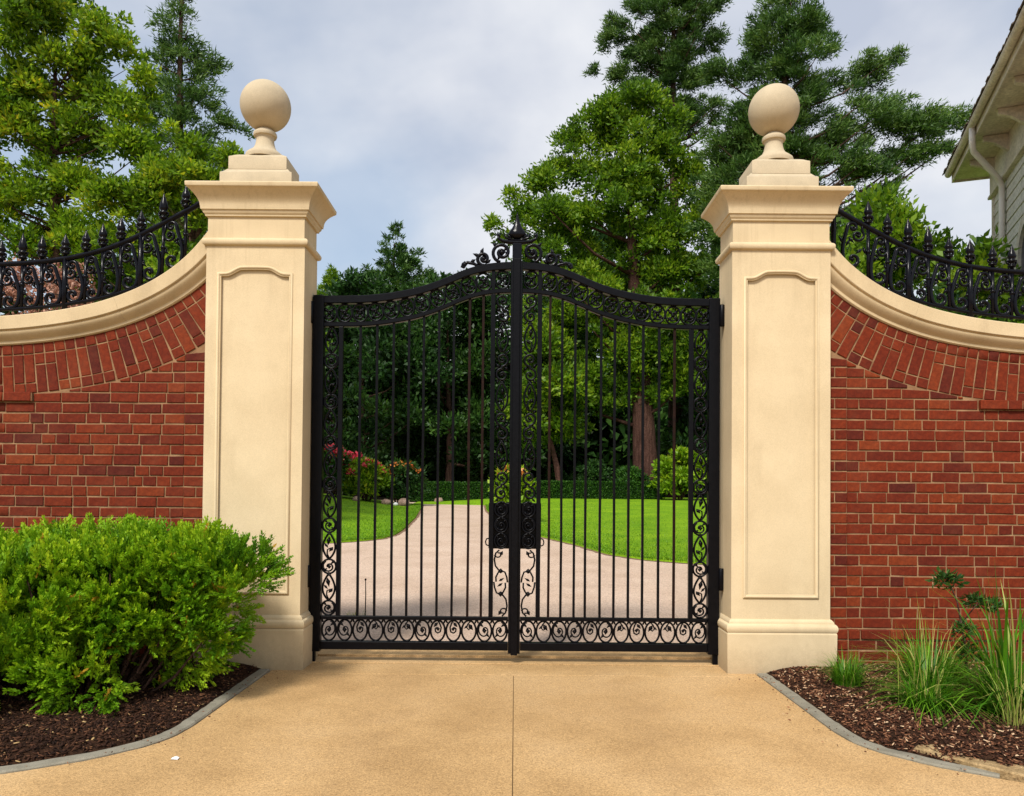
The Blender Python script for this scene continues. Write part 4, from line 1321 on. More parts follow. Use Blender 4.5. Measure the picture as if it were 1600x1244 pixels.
# ---- left: blue-green conifer and yellow-green trees
tree('narrow_conifer', 'narrow blue-green conifer standing behind the left ball finial', 'tree', (-14.0, 26, .7), 22, .36,
     blobs([(-0.19, 21.36, 0.53), (-0.13, 20.43, 0.74), (-0.34, 19.51, 0.79), (0.53, 19.11, 0.63), (1.32, 18.32, 0.42), (-0.79, 18.58, 0.58), (-0.08, 18.32, 0.95), (0.66, 17.66, 0.74), (-0.34, 17.26, 1.06), (1.06, 16.60, 0.74), (1.85, 15.81, 0.53), (2.56, 15.55, 0.32), (-1.32, 16.60, 0.69), (0.13, 16.07, 1.19), (-1.06, 15.55, 0.90), (1.32, 15.28, 0.74), (0.66, 14.62, 1.06), (-0.66, 14.22, 1.19), (1.45, 14.09, 0.58)], .55, seed=27, flat=.55) + conifer_clumps(27, 14, 3.5, 4.2, 9, 6, .12, .7, .5), 70000, .24, .06, L_CONIF, BARK, axis=(0, 0), limbs=60, seed=5, up=.25, tri=True)
tree('yellow_green_tree', 'large yellow-green leafy tree at the photo\'s left edge', 'tree', (-11.9, 14, .37), 12, .24,
     blobs([(-0.33, 13.10, 1.15), (0.98, 12.77, 0.74), (-0.99, 11.62, 0.98), (0.41, 11.54, 0.98), (1.72, 12.28, 0.43), (1.39, 10.72, 0.82), (0.33, 10.23, 0.82), (-1.07, 10.06, 0.90), (2.05, 11.46, 0.43), (-0.82, 8.67, 0.98), (0.57, 8.75, 0.53), (1.97, 9.73, 0.66), (-0.58, 7.52, 0.90), (0.65, 7.68, 0.66), (-1.97, 10.64, 1.15), (-2.30, 8.34, 1.15)], .5, seed=31), 52000, .15, .075, L_YELLOW, BARK, limbs=60, seed=6)
tree('yellow_green_tree', 'smaller leafy green tree just behind the railing and left pillar', 'tree', (-7.9, 13, .34), 7.5, .18,
     blobs([(-0.28, 9.32, 0.56), (0.34, 8.54, 0.59), (-0.59, 8.46, 0.70), (-1.29, 7.99, 0.65), (0.73, 9.16, 0.31), (0.03, 7.60, 0.56), (-2.07, 8.07, 0.56), (-1.76, 6.98, 0.65), (-0.75, 6.98, 0.65), (0.73, 7.99, 0.39), (-2.77, 6.75, 0.62)], .42, seed=32) + env_clumps(32, 16, 1.6, 6, lambda u: 1.3, .5, .8), 30000, .15, .07, L_YELLOW, BARK, limbs=40, seed=7)
tree('green_tree', 'dense green tree filling the gap behind the left railing', 'tree', (-10.2, 18, .5), 9.0, .25,
     env_clumps(33, 60, 2.0, 10.4, lambda u: float(np.interp(u, [0, .4, .8, 1], [2.6, 3.2, 2.2, .8])), .7, 1.2, inner=.4), 30000, .20, .10, L_BRIGHT, BARK, limbs=30, seed=8)
# ---- dark woodland beyond the hedge
tree('dark_conifer', 'pointed dark conifer peeking above the left gate leaf', 'tree', (-7.9, 44, .95), 16.5, .35,
     blobs([(0.24, 16.19, 0.29), (0.16, 15.49, 0.50), (1.48, 15.90, 0.33), (1.07, 15.07, 0.66), (-0.38, 14.66, 0.66), (1.89, 14.66, 0.58), (-1.21, 14.04, 0.66), (0.65, 13.83, 1.08), (2.52, 13.83, 0.58), (-0.59, 12.80, 1.24), (1.48, 12.59, 1.33), (-2.25, 13.00, 0.66), (0.24, 10.72, 1.86), (-1.63, 10.72, 1.66), (2.31, 10.72, 1.66), (-0.59, 7.41, 2.28), (1.89, 7.41, 2.07), (-2.25, 7.41, 1.86), (0.24, 3.68, 2.28)], .7, seed=41) + conifer_clumps(44, 17.4, 10, 3.2, 10, 6, -.15, .38, .8, flat=.7), 52000, .30, .10, L_DARK2, BARK, axis=(0, 0), limbs=30, seed=9, tri=True)
tree('dark_conifer', 'shorter dark conifer between the first and the gate spear', 'tree', (-4.2, 47, .95), 13, .35,
     blobs([(-0.41, 13.55, 0.61), (0.25, 12.23, 1.05), (-0.85, 12.23, 1.05), (1.35, 13.11, 0.70), (1.13, 10.91, 1.49), (-0.85, 9.59, 1.76), (1.78, 8.71, 1.67), (0.03, 6.08, 2.11), (2.22, 5.64, 1.76), (0.47, 2.57, 1.98)], .8, seed=42), 30000, .32, .12, L_DARK2, BARK, axis=(0, 0), limbs=30, seed=10, tri=True)
tree('pale_conifer', 'small pale conifer tip beside the inner face of the left pillar', 'tree', (-12.5, 46, .95), 15.0, .3,
     blobs([(0.01, 15.23, 0.26), (-0.12, 14.59, 0.47), (0.31, 14.07, 0.47), (-0.30, 13.30, 0.78), (0.22, 12.00, 0.95), (-0.21, 9.85, 1.29), (0.44, 7.26, 1.46), (-0.21, 4.25, 1.55)], .6, seed=43), 20000, .30, .10, L_BRIGHT, BARK, axis=(0, 0), limbs=20, seed=11, tri=True)
DK = [(-13.5, 40, 11.0, 3.4, 'dark tree behind the pink flowered shrub'), (-8.8, 38, 12.6, 3.6, 'dark tree behind the dark leafy flowering shrub'),
      (-4.0, 40, 13.2, 3.4, 'dark tree above the shaded hedge'), (-.2, 42, 14.2, 3.6, 'dark tree behind the meeting stiles of the gate'),
      (11.8, 37, 12.0, 3.8, 'dark tree behind the lime green shrub')]
for i, (x, y, h, r, lb) in enumerate(DK):
    tree('dark_tree', lb, 'tree', (x, y, .95), h * .8, .3,
         env_clumps(50 + i, 70, 1.6, h - .3, lambda u, r=r: float(np.interp(u, [0, .3, .7, 1], [r * .8, r, r * .8, r * .3])), .8, 1.4, inner=.35),
         19000, .34, .17, L_DARK, BARK, limbs=16, seed=60 + i, group='dark trees beyond the hedge')
rng = np.random.default_rng(99)
cl = []
for i in range(520):
    x = rng.uniform(-46, 46)
    cl.append((x, 56 + rng.uniform(-4, 6), (11.0 + 2 * math.sin(x * .35) + (8.5 if x > 1.5 else 0)) * rng.random() ** 1.2 + .3, 2.0, 2.0, 1.7))
for i in range(150):
    cl.append((rng.uniform(0, 30), 53 + rng.uniform(-3, 5), rng.uniform(.5, 8), 2.0, 2.0, 1.7))
o = crown('woodland', [clump_leaves(rng, cl, 125000, .85, .6, .2, .9, None, .2, tri=True)], L_DARK, None)
tag(o, 'dense dark woodland closing the view behind the garden', 'woodland', kind='stuff')
# slim leaning trunk left of the big one
rt = empty('young_tree', (2.35, 33, .88)); tag(rt, 'slim pale trunked young tree behind the clipped hedge', 'tree')
trunk_mesh(None, 5.5, .22, [(-.9, .2, 4.6), (.8, -.2, 5.2), (-.2, .3, 6)], (-1.0, 0)).build('trunk', BARKR, rt)
crown('crown', [clump_leaves(np.random.default_rng(71), env_clumps(71, 26, 3.0, 8.6, lambda u: 1.9 * math.sin(math.pi * (.15 + .8 * u)), .6, 1.1, cx=lambda u: -.8, inner=.3), 9000, .30, .15, .2)], L_BRIGHT, rt)

# ---- shrubs and trees behind the right wall
tree('lilac_tree', 'light green bushy tree behind the right railing and pillar', 'tree', (7.3, 10, .26), 5.0, .14,
     env_clumps(81, 46, 1.6, 6.9, lambda u: float(np.interp(u, [0, .45, .8, 1], [1.4, 1.75, 1.2, .4])), .45, .8, inner=.3), 18000, .17, .085, L_BRIGHT, BARK, limbs=24, seed=12)
tree('lilac_tree', 'light green leafy shrub in front of the house corner', 'shrub', (6.75, 5.5, .14), 3.6, .09,
     env_clumps(82, 34, 1.4, 4.7, lambda u: float(np.interp(u, [0, .5, 1], [.8, .85, .3])), .3, .5, inner=.3), 9000, .13, .065, L_BRIGHT, BARK, limbs=18, seed=13)
tree('evergreen_shrub', 'dark evergreen shrub behind the right railing\'s lower curve', 'shrub', (5.0, 6.6, .17), 3.4, .1,
     env_clumps(83, 36, .8, 4.4, lambda u: float(np.interp(u, [0, .5, 1], [1.1, 1.15, .5])), .4, .65, inner=.3), 11000, .15, .07, L_HEDGE, BARK, limbs=14, seed=14)

# ---- dusty pink hydrangea and bush behind the left railing
hy = empty('hydrangea', (-4.95, 2.2, .05)); tag(hy, 'hydrangea with dusty pink heads behind the left railing', 'shrub')
cl = env_clumps(91, 46, .6, 3.15, lambda u: 1.2 - .4 * u, .22, .36, inner=.2, ysq=.5)
crown('foliage', [clump_leaves(np.random.default_rng(91), cl, 7000, .10, .06, .2)], L_HEDGE, hy)
cl = [(c[0], c[1] - .2, c[2] + .3, .12, .12, .12) for c in env_clumps(92, 64, 2.3, 3.15, lambda u: 1.05 - .5 * u, .2, .3, inner=.1, ysq=.4)]
crown('flower_heads', [clump_leaves(np.random.default_rng(92), cl, 9000, .035, .03, .1)], PETAL_T, hy)
m_ = MB()
for k in range(9):
    a = k * .7
    m_.tube([(.2 * math.cos(a), .1 * math.sin(a), -.05), (.7 * math.cos(a), .3 * math.sin(a), 1.2), (.95 * math.cos(a), .45 * math.sin(a), 2.9)], [.02, .015, .006], 5)
m_.build('stems', BARK, hy)

# ---- clipped hedges
def hedge(name, label, x0, x1, y, z, h, seed):
    rng = np.random.default_rng(seed)
    root = empty(name, ((x0 + x1) / 2, y, z)); tag(root, label, 'hedge')
    w = (x1 - x0) / 2
    MB().box(-w + .08, w - .08, -.28, .28, 0, h - .08).build('inner_mass', L_HEDGE_CORE, root)
    n = int(3600 * (x1 - x0))
    P = np.stack([rng.uniform(-w, w, n), rng.uniform(-.36, .36, n), rng.uniform(.02, h, n)], 1)
    f = rng.integers(0, 3, n)
    P[f == 0, 2] = h - rng.random((f == 0).sum()) ** 2 * .08 + rng.normal(0, .012, (f == 0).sum())
    P[f == 1, 1] = -.36 + rng.random((f == 1).sum()) ** 2 * .08
    P[f == 2, 1] = .36 - rng.random((f == 2).sum()) ** 2 * .08
    D = rng.normal(size=(n, 3)) * .6 + np.array([0, -.5, .6]); D /= np.linalg.norm(D, axis=1)[:, None]
    V, F = leaf_quads(rng, P, D, rng.uniform(.05, .1, n), rng.uniform(.03, .06, n))
    crown('foliage', [(V, F, rng.random(n))], L_HEDGE, root)
    return root
L_HEDGE_CORE = surf('hedge_twigs', [(0.3, (0.006, 0.018, 0.004)), (0.7, (0.016, 0.045, 0.008))], 8, rough=.95, spec=.1)
hedge('clipped_hedge', 'low clipped hedge along the right lawn\'s far edge', .7, 7.0, 30.6, gz(30.6) + .15, .88, 101)
hedge('clipped_hedge', 'shaded clipped hedge at the end of the drive', -5.2, .1, 31.2, gz(31) + .02, .92, 102)

# ---- flowering shrubs seen through the gate
def shrub(name, label, loc, w, h, leafmat, n, L, seed, flowers=None, cat='shrub', d=.8, low=.1):
    rng = np.random.default_rng(seed)
    root = empty(name, loc); tag(root, label, cat)
    cl = env_clumps(seed, 34, h * .18, h * .9, lambda u: w * float(np.interp(u, [0, .4, .8, 1], [.65, .85, .7, .3])), .2 * w, .32 * w, inner=.4, ysq=d, flat=.8)
    crown('foliage', [clump_leaves(rng, cl, n, L, L * .5, .25)], leafmat, root)
    m_ = MB()
    for c in cl[::3]:
        m_.tube([(c[0] * .12, c[1] * .12, -.08), (c[0] * .6, c[1] * .6, c[2] * .55), c[:3]], [.03, .02, .006], 5)
    m_.build('stems', BARK, root)
    if flowers:
        fm, k, fr, zlo = flowers
        fc = []
        cs = [c for c in cl if c[2] > h * zlo]
        for i in range(k):
            c = cs[rng.integers(len(cs))]
            a = rng.uniform(math.pi * .95, math.pi * 2.05); e = rng.uniform(.1, 1.2)
            fc.append((c[0] + c[3] * math.cos(a) * math.cos(e), c[1] + c[4] * math.sin(a) * math.cos(e), c[2] + c[5] * math.sin(e) * 1.02, fr, fr, fr * .8))
        crown('flowers', [clump_leaves(rng, fc, k * 26, fr * .9, fr * .6, .2)], fm, root)
    return root
def lz(x, y): return float(lawn_h(-1 if x < -1.5 else 1, x, y))
shrub('flowering_shrub', 'shrub topped with red-pink flowers next to the hinge stile', (-7.6, 26.6, lz(-7.6, 26.6)), 1.35, 2.05, L_HEDGE, 5200, .20, 111, (PETAL_R, 60, .15, .62))
shrub('flowering_shrub', 'yellow-green shrub with few pink flowers, middle of the left bed', (-6.2, 26.3, lz(-6.2, 26.3)), 1.05, 1.75, L_YELLOW, 4600, .19, 112, (PETAL_R, 14, .12, .6))
shrub('flowering_shrub', 'dark shrub with scattered orange flowers, nearest the drive', (-4.95, 26.9, lz(-4.95, 26.9)), 1.15, 1.75, L_DARK, 5200, .18, 113, (PETAL_O, 22, .11, .6))
shrub('croton_shrub', 'lime shrub with orange-red tips behind the lock box', (-.18, 16.0, gz(16) + .04), .68, 1.62, L_LIME, 2200, .22, 114, (PETAL_O, 26, .11, .72))
shrub('lime_shrub', 'lime green shrub at the right end of the clipped hedge', (7.5, 29.6, lz(7.5, 29.6)), 1.35, 2.35, L_LIME, 6500, .22, 115)
shrub('low_shrub', 'small dark shrub under the big reddish trunk', (5.6, 32.2, .95), 1.0, 1.7, L_HEDGE, 4200, .16, 116)
shrub('low_shrub', 'squared dark shrub left of the reddish trunk', (3.9, 32.4, .95), .95, 2.0, L_DARK, 4200, .16, 117)
rk = random.Random(3)
for i, (x, y, r, lb) in enumerate([(-5.25, 25.6, .20, 'rounded brown rock under the dark flowering shrub'), (-4.55, 25.7, .26, 'plum-grey rock at the corner of the left bed'),
                                    (-4.85, 25.5, .11, 'small pale stone between two larger bed rocks'), (-6.4, 25.3, .17, 'low brown rock under the yellow-green shrub'),
                                    (-3.6, 30.6, .22, 'brown rock at the foot of the shaded hedge')]):
    bm = bmesh.new(); bmesh.ops.create_icosphere(bm, subdivisions=2, radius=r)
    for v in bm.verts:
        v.co *= rk.uniform(.86, 1.12); v.co.z *= .75
    me = bpy.data.meshes.new('rock'); bm.to_mesh(me); bm.free()
    me.materials.append(PAPER if i == 2 else ROCK)
    me.polygons.foreach_set('use_smooth', [True] * len(me.polygons))
    tag(inst('rock', me, None, (x, y, (lz(x, y) if y < 28.5 else gz(y)) + r * .4)), lb, 'rock', 'rocks edging the garden beds')

# ---- turf blades along the near edges of the lawns (and thinly over them)
rng = np.random.default_rng(7)
Ps = []
for s, B in ((-1, LB), (1, RB)):
    n = 20000
    y = B[0][0] + (28 - B[0][0]) * rng.random(n) ** 1.5
    b = np.interp(y, *B)
    off = rng.exponential(1.6, n)
    off[: n // 3] = rng.exponential(.12, n // 3)
    x = b + s * off
    ok = np.abs(x) < 9
    P = np.array([(xx, yy, lawn_h(s, xx, yy) - .005) for xx, yy in zip(x[ok], y[ok])])
    Ps.append(P)
P = np.concatenate(Ps); n = len(P)
D = rng.normal(size=(n, 3)) * .35 + np.array([0, 0, 1.0]); D /= np.linalg.norm(D, axis=1)[:, None]
V, F = leaf_quads(rng, P, D, rng.uniform(.025, .06, n), rng.uniform(.008, .016, n))
o = crown('turf_grass', [(V, F, rng.random(n))], L_TURF, None)
tag(o, 'bright green grass blades of the two lawns', 'grass', kind='stuff')

# ================================================================ juniper in the left bed
def spray_template(rng):
    """one feathery juniper tip along +X, roughly flat, unit length"""
    P, D, L, W = [], [], [], []
    for i in range(6):
        t = i / 6
        P.append((t, 0, .02 * math.sin(i))); D.append((1, rng.uniform(-.12, .12), rng.uniform(-.08, .12))); L.append(.27); W.append(.125)
        if i > 0:
            for sg in (-1, 1):
                a = rng.uniform(.45, .75)
                ln = (.42 - .30 * abs(t - .4)) * rng.uniform(.7, 1.1)
                d = (math.cos(a), sg * math.sin(a), rng.uniform(-.15, .3))
                P.append((t, 0, 0)); D.append(d); L.append(ln * .62); W.append(.115)
                P.append((t + d[0] * ln * .45, d[1] * ln * .45, d[2] * ln * .45)); D.append((d[0] + .2, d[1] * .8, d[2] + .1)); L.append(ln * .62); W.append(.105)
    P, D = np.array(P, float), np.array(D, float)
    D /= np.linalg.norm(D, axis=1)[:, None]
    return leaf_quads(rng, P, D, np.array(L), np.array(W), .05)
def juniper(name, label, loc, bodies, n, seed, size=(.07, .135)):
    rng = np.random.default_rng(seed)
    root = empty(name, loc); tag(root, label, 'shrub')
    temps = [spray_template(rng) for _ in range(6)]
    C, O = [], []
    for (cx, cy, cz, ax, ay, az, k) in bodies:
        for _ in range(k):
            d = rng.normal(size=3); d /= np.linalg.norm(d)
            if d[2] < -.6: d[2] *= -1
            q = 1.0 - .45 * rng.random() ** 1.6
            C.append((cx + d[0] * ax * q, cy + d[1] * ay * q, cz + d[2] * az * q, rng.uniform(.085, .17)))
            od = d / np.array([ax, ay, az]); od /= np.linalg.norm(od)
            O.append(od * .75 + np.array([0, 0, .45]) + rng.normal(0, .25, 3))
    C = np.array(C); O = np.array(O); O /= np.linalg.norm(O, axis=1)[:, None]
    cl_t = rng.random(len(C))
    per = np.maximum(6, (n * C[:, 3] ** 2 / (C[:, 3] ** 2).sum())).astype(int)
    V, F, T, o = [], [], [], 0
    for i in range(len(C)):
        c, out = C[i], O[i]
        for _ in range(per[i]):
            d = rng.normal(size=3); d /= np.linalg.norm(d)
            d = d * .85 + out * .65; d /= np.linalg.norm(d)
            p = c[:3] + d * c[3] * rng.uniform(.15, .85) + out * c[3] * .35
            if p[2] < .015: continue
            dr = d * .55 + out * .85 + rng.normal(size=3) * .22
            dr /= np.linalg.norm(dr)
            sz = rng.uniform(*size)
            side = np.cross(dr, rng.normal(size=3)); side /= np.linalg.norm(side)
            nn = np.cross(dr, side)
            tv, tf = temps[rng.integers(6)]
            V.append(p + (tv * sz) @ np.stack([dr, side, nn], 0)); F.append(tf + o); o += len(tv)
            tipx = tv[tf[:, 2], 0]                       # new growth at the tips is yellower
            t = -.02 + .44 * cl_t[i] + .16 * rng.random() + .14 * rng.random(len(tf)) + .26 * np.clip(tipx, 0, 1.1)
            T.append(np.clip(t, 0, .95) if rng.random() > .012 else np.ones(len(tf)))
    me = np_mesh('foliage', np.concatenate(V), np.concatenate(F), L_JUN, np.concatenate(T))
    link(bpy.data.objects.new('foliage', me), root)
    mb = MB()
    for i in rng.permutation(len(C))[:90]:
        q = C[i, :3]
        b0 = np.array([q[0] * .45 + rng.uniform(-.1, .1), q[1] * .3, -.05])
        mb.tube([b0, b0 * .4 + q * .6 + np.array([0, 0, -.06]), q], [.016, .010, .004], 5)
    mb.build('branches', BARK, root)
    return root
juniper('juniper_shrub', 'bright green feathery juniper shrub in front of the left pillar', (-2.72, -.86, .03),
        [(.02, .10, .50, .84, .46, .42, 180), (-.50, -.22, .46, .80, .50, .40, 160), (.58, .16, .52, .46, .34, .38, 90), (.88, .12, .70, .22, .18, .14, 16), (-1.3, 0, .50, .9, .6, .44, 80),
         (-.1, .0, .40, .9, .35, .30, 50), (.36, .18, .32, .46, .22, .22, 40), (-.62, -.42, .26, .55, .34, .20, 56), (-.15, -.22, .20, .80, .34, .15, 60)], 16800, 201, (.075, .142))

# ================================================================ grasses in the right bed
def blades(rng, n, base_r, h0, h1, w, lean, segs=4, dry=.15, droop=.6):
    V, F, T, o = [], [], [], 0
    for i in range(n):
        a = rng.uniform(0, 6.283); r = base_r * math.sqrt(rng.random())
        b = np.array([r * math.cos(a), r * math.sin(a), -.02])
        az = a + rng.normal(0, .6)
        h = rng.uniform(h0, h1); ln = abs(rng.normal(lean, lean * .5))
        od = np.array([math.cos(az), math.sin(az), 0]); sd_ = np.array([-od[1], od[0], 0])
        sd_ = sd_ * math.cos(.6) + np.array([0, 0, 1]) * 0
        ww = w * rng.uniform(.6, 1.3)
        pts = []
        for k in range(segs + 1):
            u = k / segs
            p = b + od * (ln * h * (u ** 1.8)) + np.array([0, 0, h * (u - droop * ln * u ** 3)])
            wd = ww * (1 - u) ** .6 * (.6 + .8 * u if u < .5 else 1)
            pts += [p - sd_ * wd / 2, p + sd_ * wd / 2]
        V += pts
        for k in range(segs):
            F.append((o + 2 * k, o + 2 * k + 1, o + 2 * k + 3, o + 2 * k + 2))
        t = 1.0 - .1 * rng.random() if rng.random() < dry else rng.random() * .85
        T += [t] * segs
        o += len(pts)
    return np.array(V), np.array(F), np.array(T)
def grass(name, label, loc, sets, seed):
    rng = np.random.default_rng(seed)
    root = empty(name, loc); tag(root, label, 'grass clump')
    for i, kw in enumerate(sets):
        kw = dict(kw)
        nm = kw.pop('name', 'blades')
        off = np.array(kw.pop('off', (0, 0, 0)), float)
        V, F, T = blades(rng, **kw)
        crown(nm, [(V + off, F, T)], L_GRASS, root)
    return root
grass('grass_clump', 'small tuft of fine green grass at the right pillar\'s foot', (2.21, -.60, .05),
      [dict(n=480, base_r=.075, h0=.12, h1=.33, w=.008, lean=.5, dry=.04)], 301)
grass('grass_clump', 'middle grass clump with tall straw-coloured stalks', (2.47, -1.10, .05),
      [dict(n=620, base_r=.11, h0=.12, h1=.34, w=.011, lean=.85, dry=.08), dict(n=90, base_r=.10, h0=.36, h1=.60, w=.017, lean=.45, dry=.12, off=(.10, .16, 0)),
       dict(name='stalks', n=20, base_r=.18, h0=.50, h1=.78, w=.007, lean=.42, dry=.8, off=(.0, .1, 0))], 302)
grass('grass_clump', 'tall lush grass clump at the photo\'s right edge', (2.90, -1.20, .05),
      [dict(n=420, base_r=.14, h0=.22, h1=.56, w=.019, lean=.75, dry=.06), dict(n=60, base_r=.08, h0=.6, h1=1.0, w=.028, lean=.30, dry=.04),
       dict(name='stalks', n=44, base_r=.07, h0=.3, h1=.60, w=.009, lean=.5, dry=.9, off=(-.14, -.26, 0))], 303)
grass('grass_clump', 'grass clump against the brick plinth behind the others', (2.86, -.46, .05),
      [dict(n=330, base_r=.18, h0=.18, h1=.50, w=.013, lean=.7, dry=.12)], 304)
# a dark leafy stem leaning over the grasses
lw = empty('dark_weed', (2.90, -.80, .06)); tag(lw, 'dark leafy weed with nodding head against the bricks', 'weed')
MB().tube([(0, 0, -.02), (-.02, .0, .3), (-.06, .02, .58), (-.10, .02, .68), (-.16, .01, .72)], [.007, .006, .005, .004, .002], 6).build('stem', BARK, lw)
MB().tube([(-.04, .01, .45), (.06, .0, .58), (.16, .0, .56)], [.004, .004, .002], 6).build('stem', BARK, lw)
cl = [(-.16, .01, .72, .06, .05, .06), (-.09, .02, .70, .07, .05, .05), (.05, .0, .58, .06, .05, .05), (.14, 0, .56, .06, .05, .04), (-.03, 0, .40, .07, .06, .05), (.0, 0, .25, .07, .07, .06)]
crown('leaves', [clump_leaves(np.random.default_rng(305), cl, 520, .05, .018, .1, shell=.1)], L_DARK, lw)

# ================================================================ mulch chips, fallen bits
def chips(name, label, s, mat, n, seed):
    rng = np.random.default_rng(seed)
    y = rng.uniform(-2.6, .05, n * 2)
    e = np.array([edge_x(v) for v in y]) + .08
    x = e + rng.uniform(0, 1, n * 2) ** 1.1 * (4.4 - e)
    ok = (y < -.07) | (x > 2.42)
    x, y = x[ok][:n], y[ok][:n]
    z, d = bed_z(x, y)
    ok = d > .088
    x, y, z = x[ok], y[ok], z[ok]
    n = len(x)
    base = np.stack([s * x, y, z + rng.uniform(0, .012, n)], 1)
    az = rng.uniform(0, 6.283, n); tilt = rng.normal(0, .35, n); roll = rng.normal(0, .4, n)
    d = np.stack([np.cos(az) * np.cos(tilt), np.sin(az) * np.cos(tilt), np.sin(tilt)], 1)
    sd_ = np.stack([-np.sin(az) * np.cos(roll), np.cos(az) * np.cos(roll), np.sin(roll)], 1)
    up = np.cross(d, sd_)
    L = rng.uniform(.008, .032, n)[:, None]; W = rng.uniform(.004, .012, n)[:, None]; H = rng.uniform(.002, .005, n)[:, None]
    q = [base - d * L / 2 - sd_ * W / 2, base + d * L / 2 - sd_ * W * .35, base + d * L / 2 + sd_ * W * .3, base - d * L / 2 + sd_ * W / 2]
    top = [p + up * H for p in q]
    V = np.stack(q + top, 1).reshape(-1, 3)
    f = np.array([(4, 5, 6, 7), (0, 1, 5, 4), (1, 2, 6, 5), (2, 3, 7, 6), (3, 0, 4, 7)])
    F = (np.arange(n)[:, None, None] * 8 + f[None]).reshape(-1, 4)
    T = np.repeat(rng.random(n), 5)
    o = link(bpy.data.objects.new(name, np_mesh(name, V, F, mat, T)))
    return tag(o, label, 'mulch', kind='stuff')
chips('bark_mulch', 'dark bark mulch under the juniper shrub', -1, CHIPD, 20000, 401)
chips('bark_mulch', 'reddish bark mulch around the grass clumps', 1, CHIP, 24000, 402)
# scrap of paper on the drive
m_ = MB(); m_.add([(-.016, -.008, .003), (.018, -.010, .002), (.020, .006, .008), (.004, .013, .012), (-.017, .009, .006), (0, 0, .014)],
                  [(0, 1, 5), (1, 2, 5), (2, 3, 5), (3, 4, 5), (4, 0, 5), (0, 4, 3, 2, 1)])
tag(m_.build('paper_scrap', PAPER, loc=(-1.655, -1.93, .001)), 'small white scrap lying on the drive beside the left kerb', 'litter')
# dry leaves on the drive near the kerbs
rng = np.random.default_rng(12)
P = []
for i in range(170):
    s = rng.choice((-1, 1)); y = rng.uniform(-2.3, -.1)
    P.append((s * (edge_x(y) - abs(rng.normal(0, .10)) + .05), y, .016))
P = np.array(P); n = len(P)
D = rng.normal(size=(n, 3)); D[:, 2] *= .15; D /= np.linalg.norm(D, axis=1)[:, None]
V, F = leaf_quads(rng, P, D, rng.uniform(.006, .024, n), rng.uniform(.004, .011, n), .1)
V[:, 2] = np.maximum(V[:, 2], .003)
o = crown('dry_leaves', [(V, F, rng.uniform(.5, .97, n))], CHIP, None)
tag(o, 'dry brown leaf bits scattered along the kerbs', 'leaves', kind='stuff')
# stake and weeds just inside the gate
st = empty('marker_stake', (-1.53, 2.2, gz(2.2))); tag(st, 'thin dark stake standing in the drive behind the left gate leaf', 'stake')
MB().tube([(0, 0, -.05), (.004, 0, .2), (0, 0, .36)], [.007, .006, .005], 6).build('shaft', RUST, st)
MB().lathe([(.005, .355), (.010, .36), (.010, .372), (.003, .378)], n=8).build('cap', RUST, st)
grass('weed_tuft', 'thin weed tuft growing at the foot of the stake', (-1.62, 2.15, gz(2.15)), [dict(n=60, base_r=.10, h0=.04, h1=.13, w=.006, lean=.7, dry=.6)], 306)

# ================================================================ the house at right
HZ = 7.30
hs = empty('house', (8.07, 8.46, 0), -R(20.0))
tag(hs, 'pale clapboard house with deep eaves at the photo\'s upper right', 'house')
WXL, YE0, YE1 = .55, -.6, -7.0
MB().box(WXL, 6.5, YE1, YE0, -.2, HZ - .12).build('wall', PAINT, hs)
nb = 34; bh = (HZ - .75) / nb
bme = MB(); bme.add([(0, 0, 0), (0, YE1 - YE0, 0), (0, YE1 - YE0, bh), (0, 0, bh), (-.022, 0, 0), (-.022, YE1 - YE0, 0), (-.006, YE1 - YE0, bh), (-.006, 0, bh)],
                    [(4, 5, 6, 7)[::-1], (0, 1, 5, 4)[::-1], (0, 4, 7, 3), (1, 2, 6, 5), (3, 7, 6, 2)])
bme = bme.mesh('siding_board', PAINT)
for k in range(nb):
    inst('siding_board', bme, hs, (WXL - .001, YE0 - .06, .05 + k * bh))
MB().box(WXL - .034, WXL + .10, YE0 - .10, YE0 + .02, -.2, HZ - .72, .004).build('corner_board', TRIM, hs)
MB().box(WXL - .06, WXL + .02, YE1, YE0 + .03, HZ - .70, HZ - .14, .006).build('frieze', TRIM, hs)
MB().box(WXL - .09, WXL + .02, YE1, YE0 + .05, HZ - .74, HZ - .695, .006).build('frieze_moulding', TRIM, hs)
MB().box(.03, WXL + .4, YE1, -.03, HZ - .13, HZ - .09, .004).build('soffit', TRIM, hs)
MB().box(WXL + .41, 6.9, YE0 - .3, -.03, HZ - .13, HZ - .09, .004).build('soffit', TRIM, hs)
MB().box(-.005, .028, YE1, 0, HZ - .16, HZ + .02, .004).build('fascia', TRIM, hs)
MB().box(.03, 6.9, -.028, .004, HZ - .16, HZ + .02, .004).build('fascia', TRIM, hs)
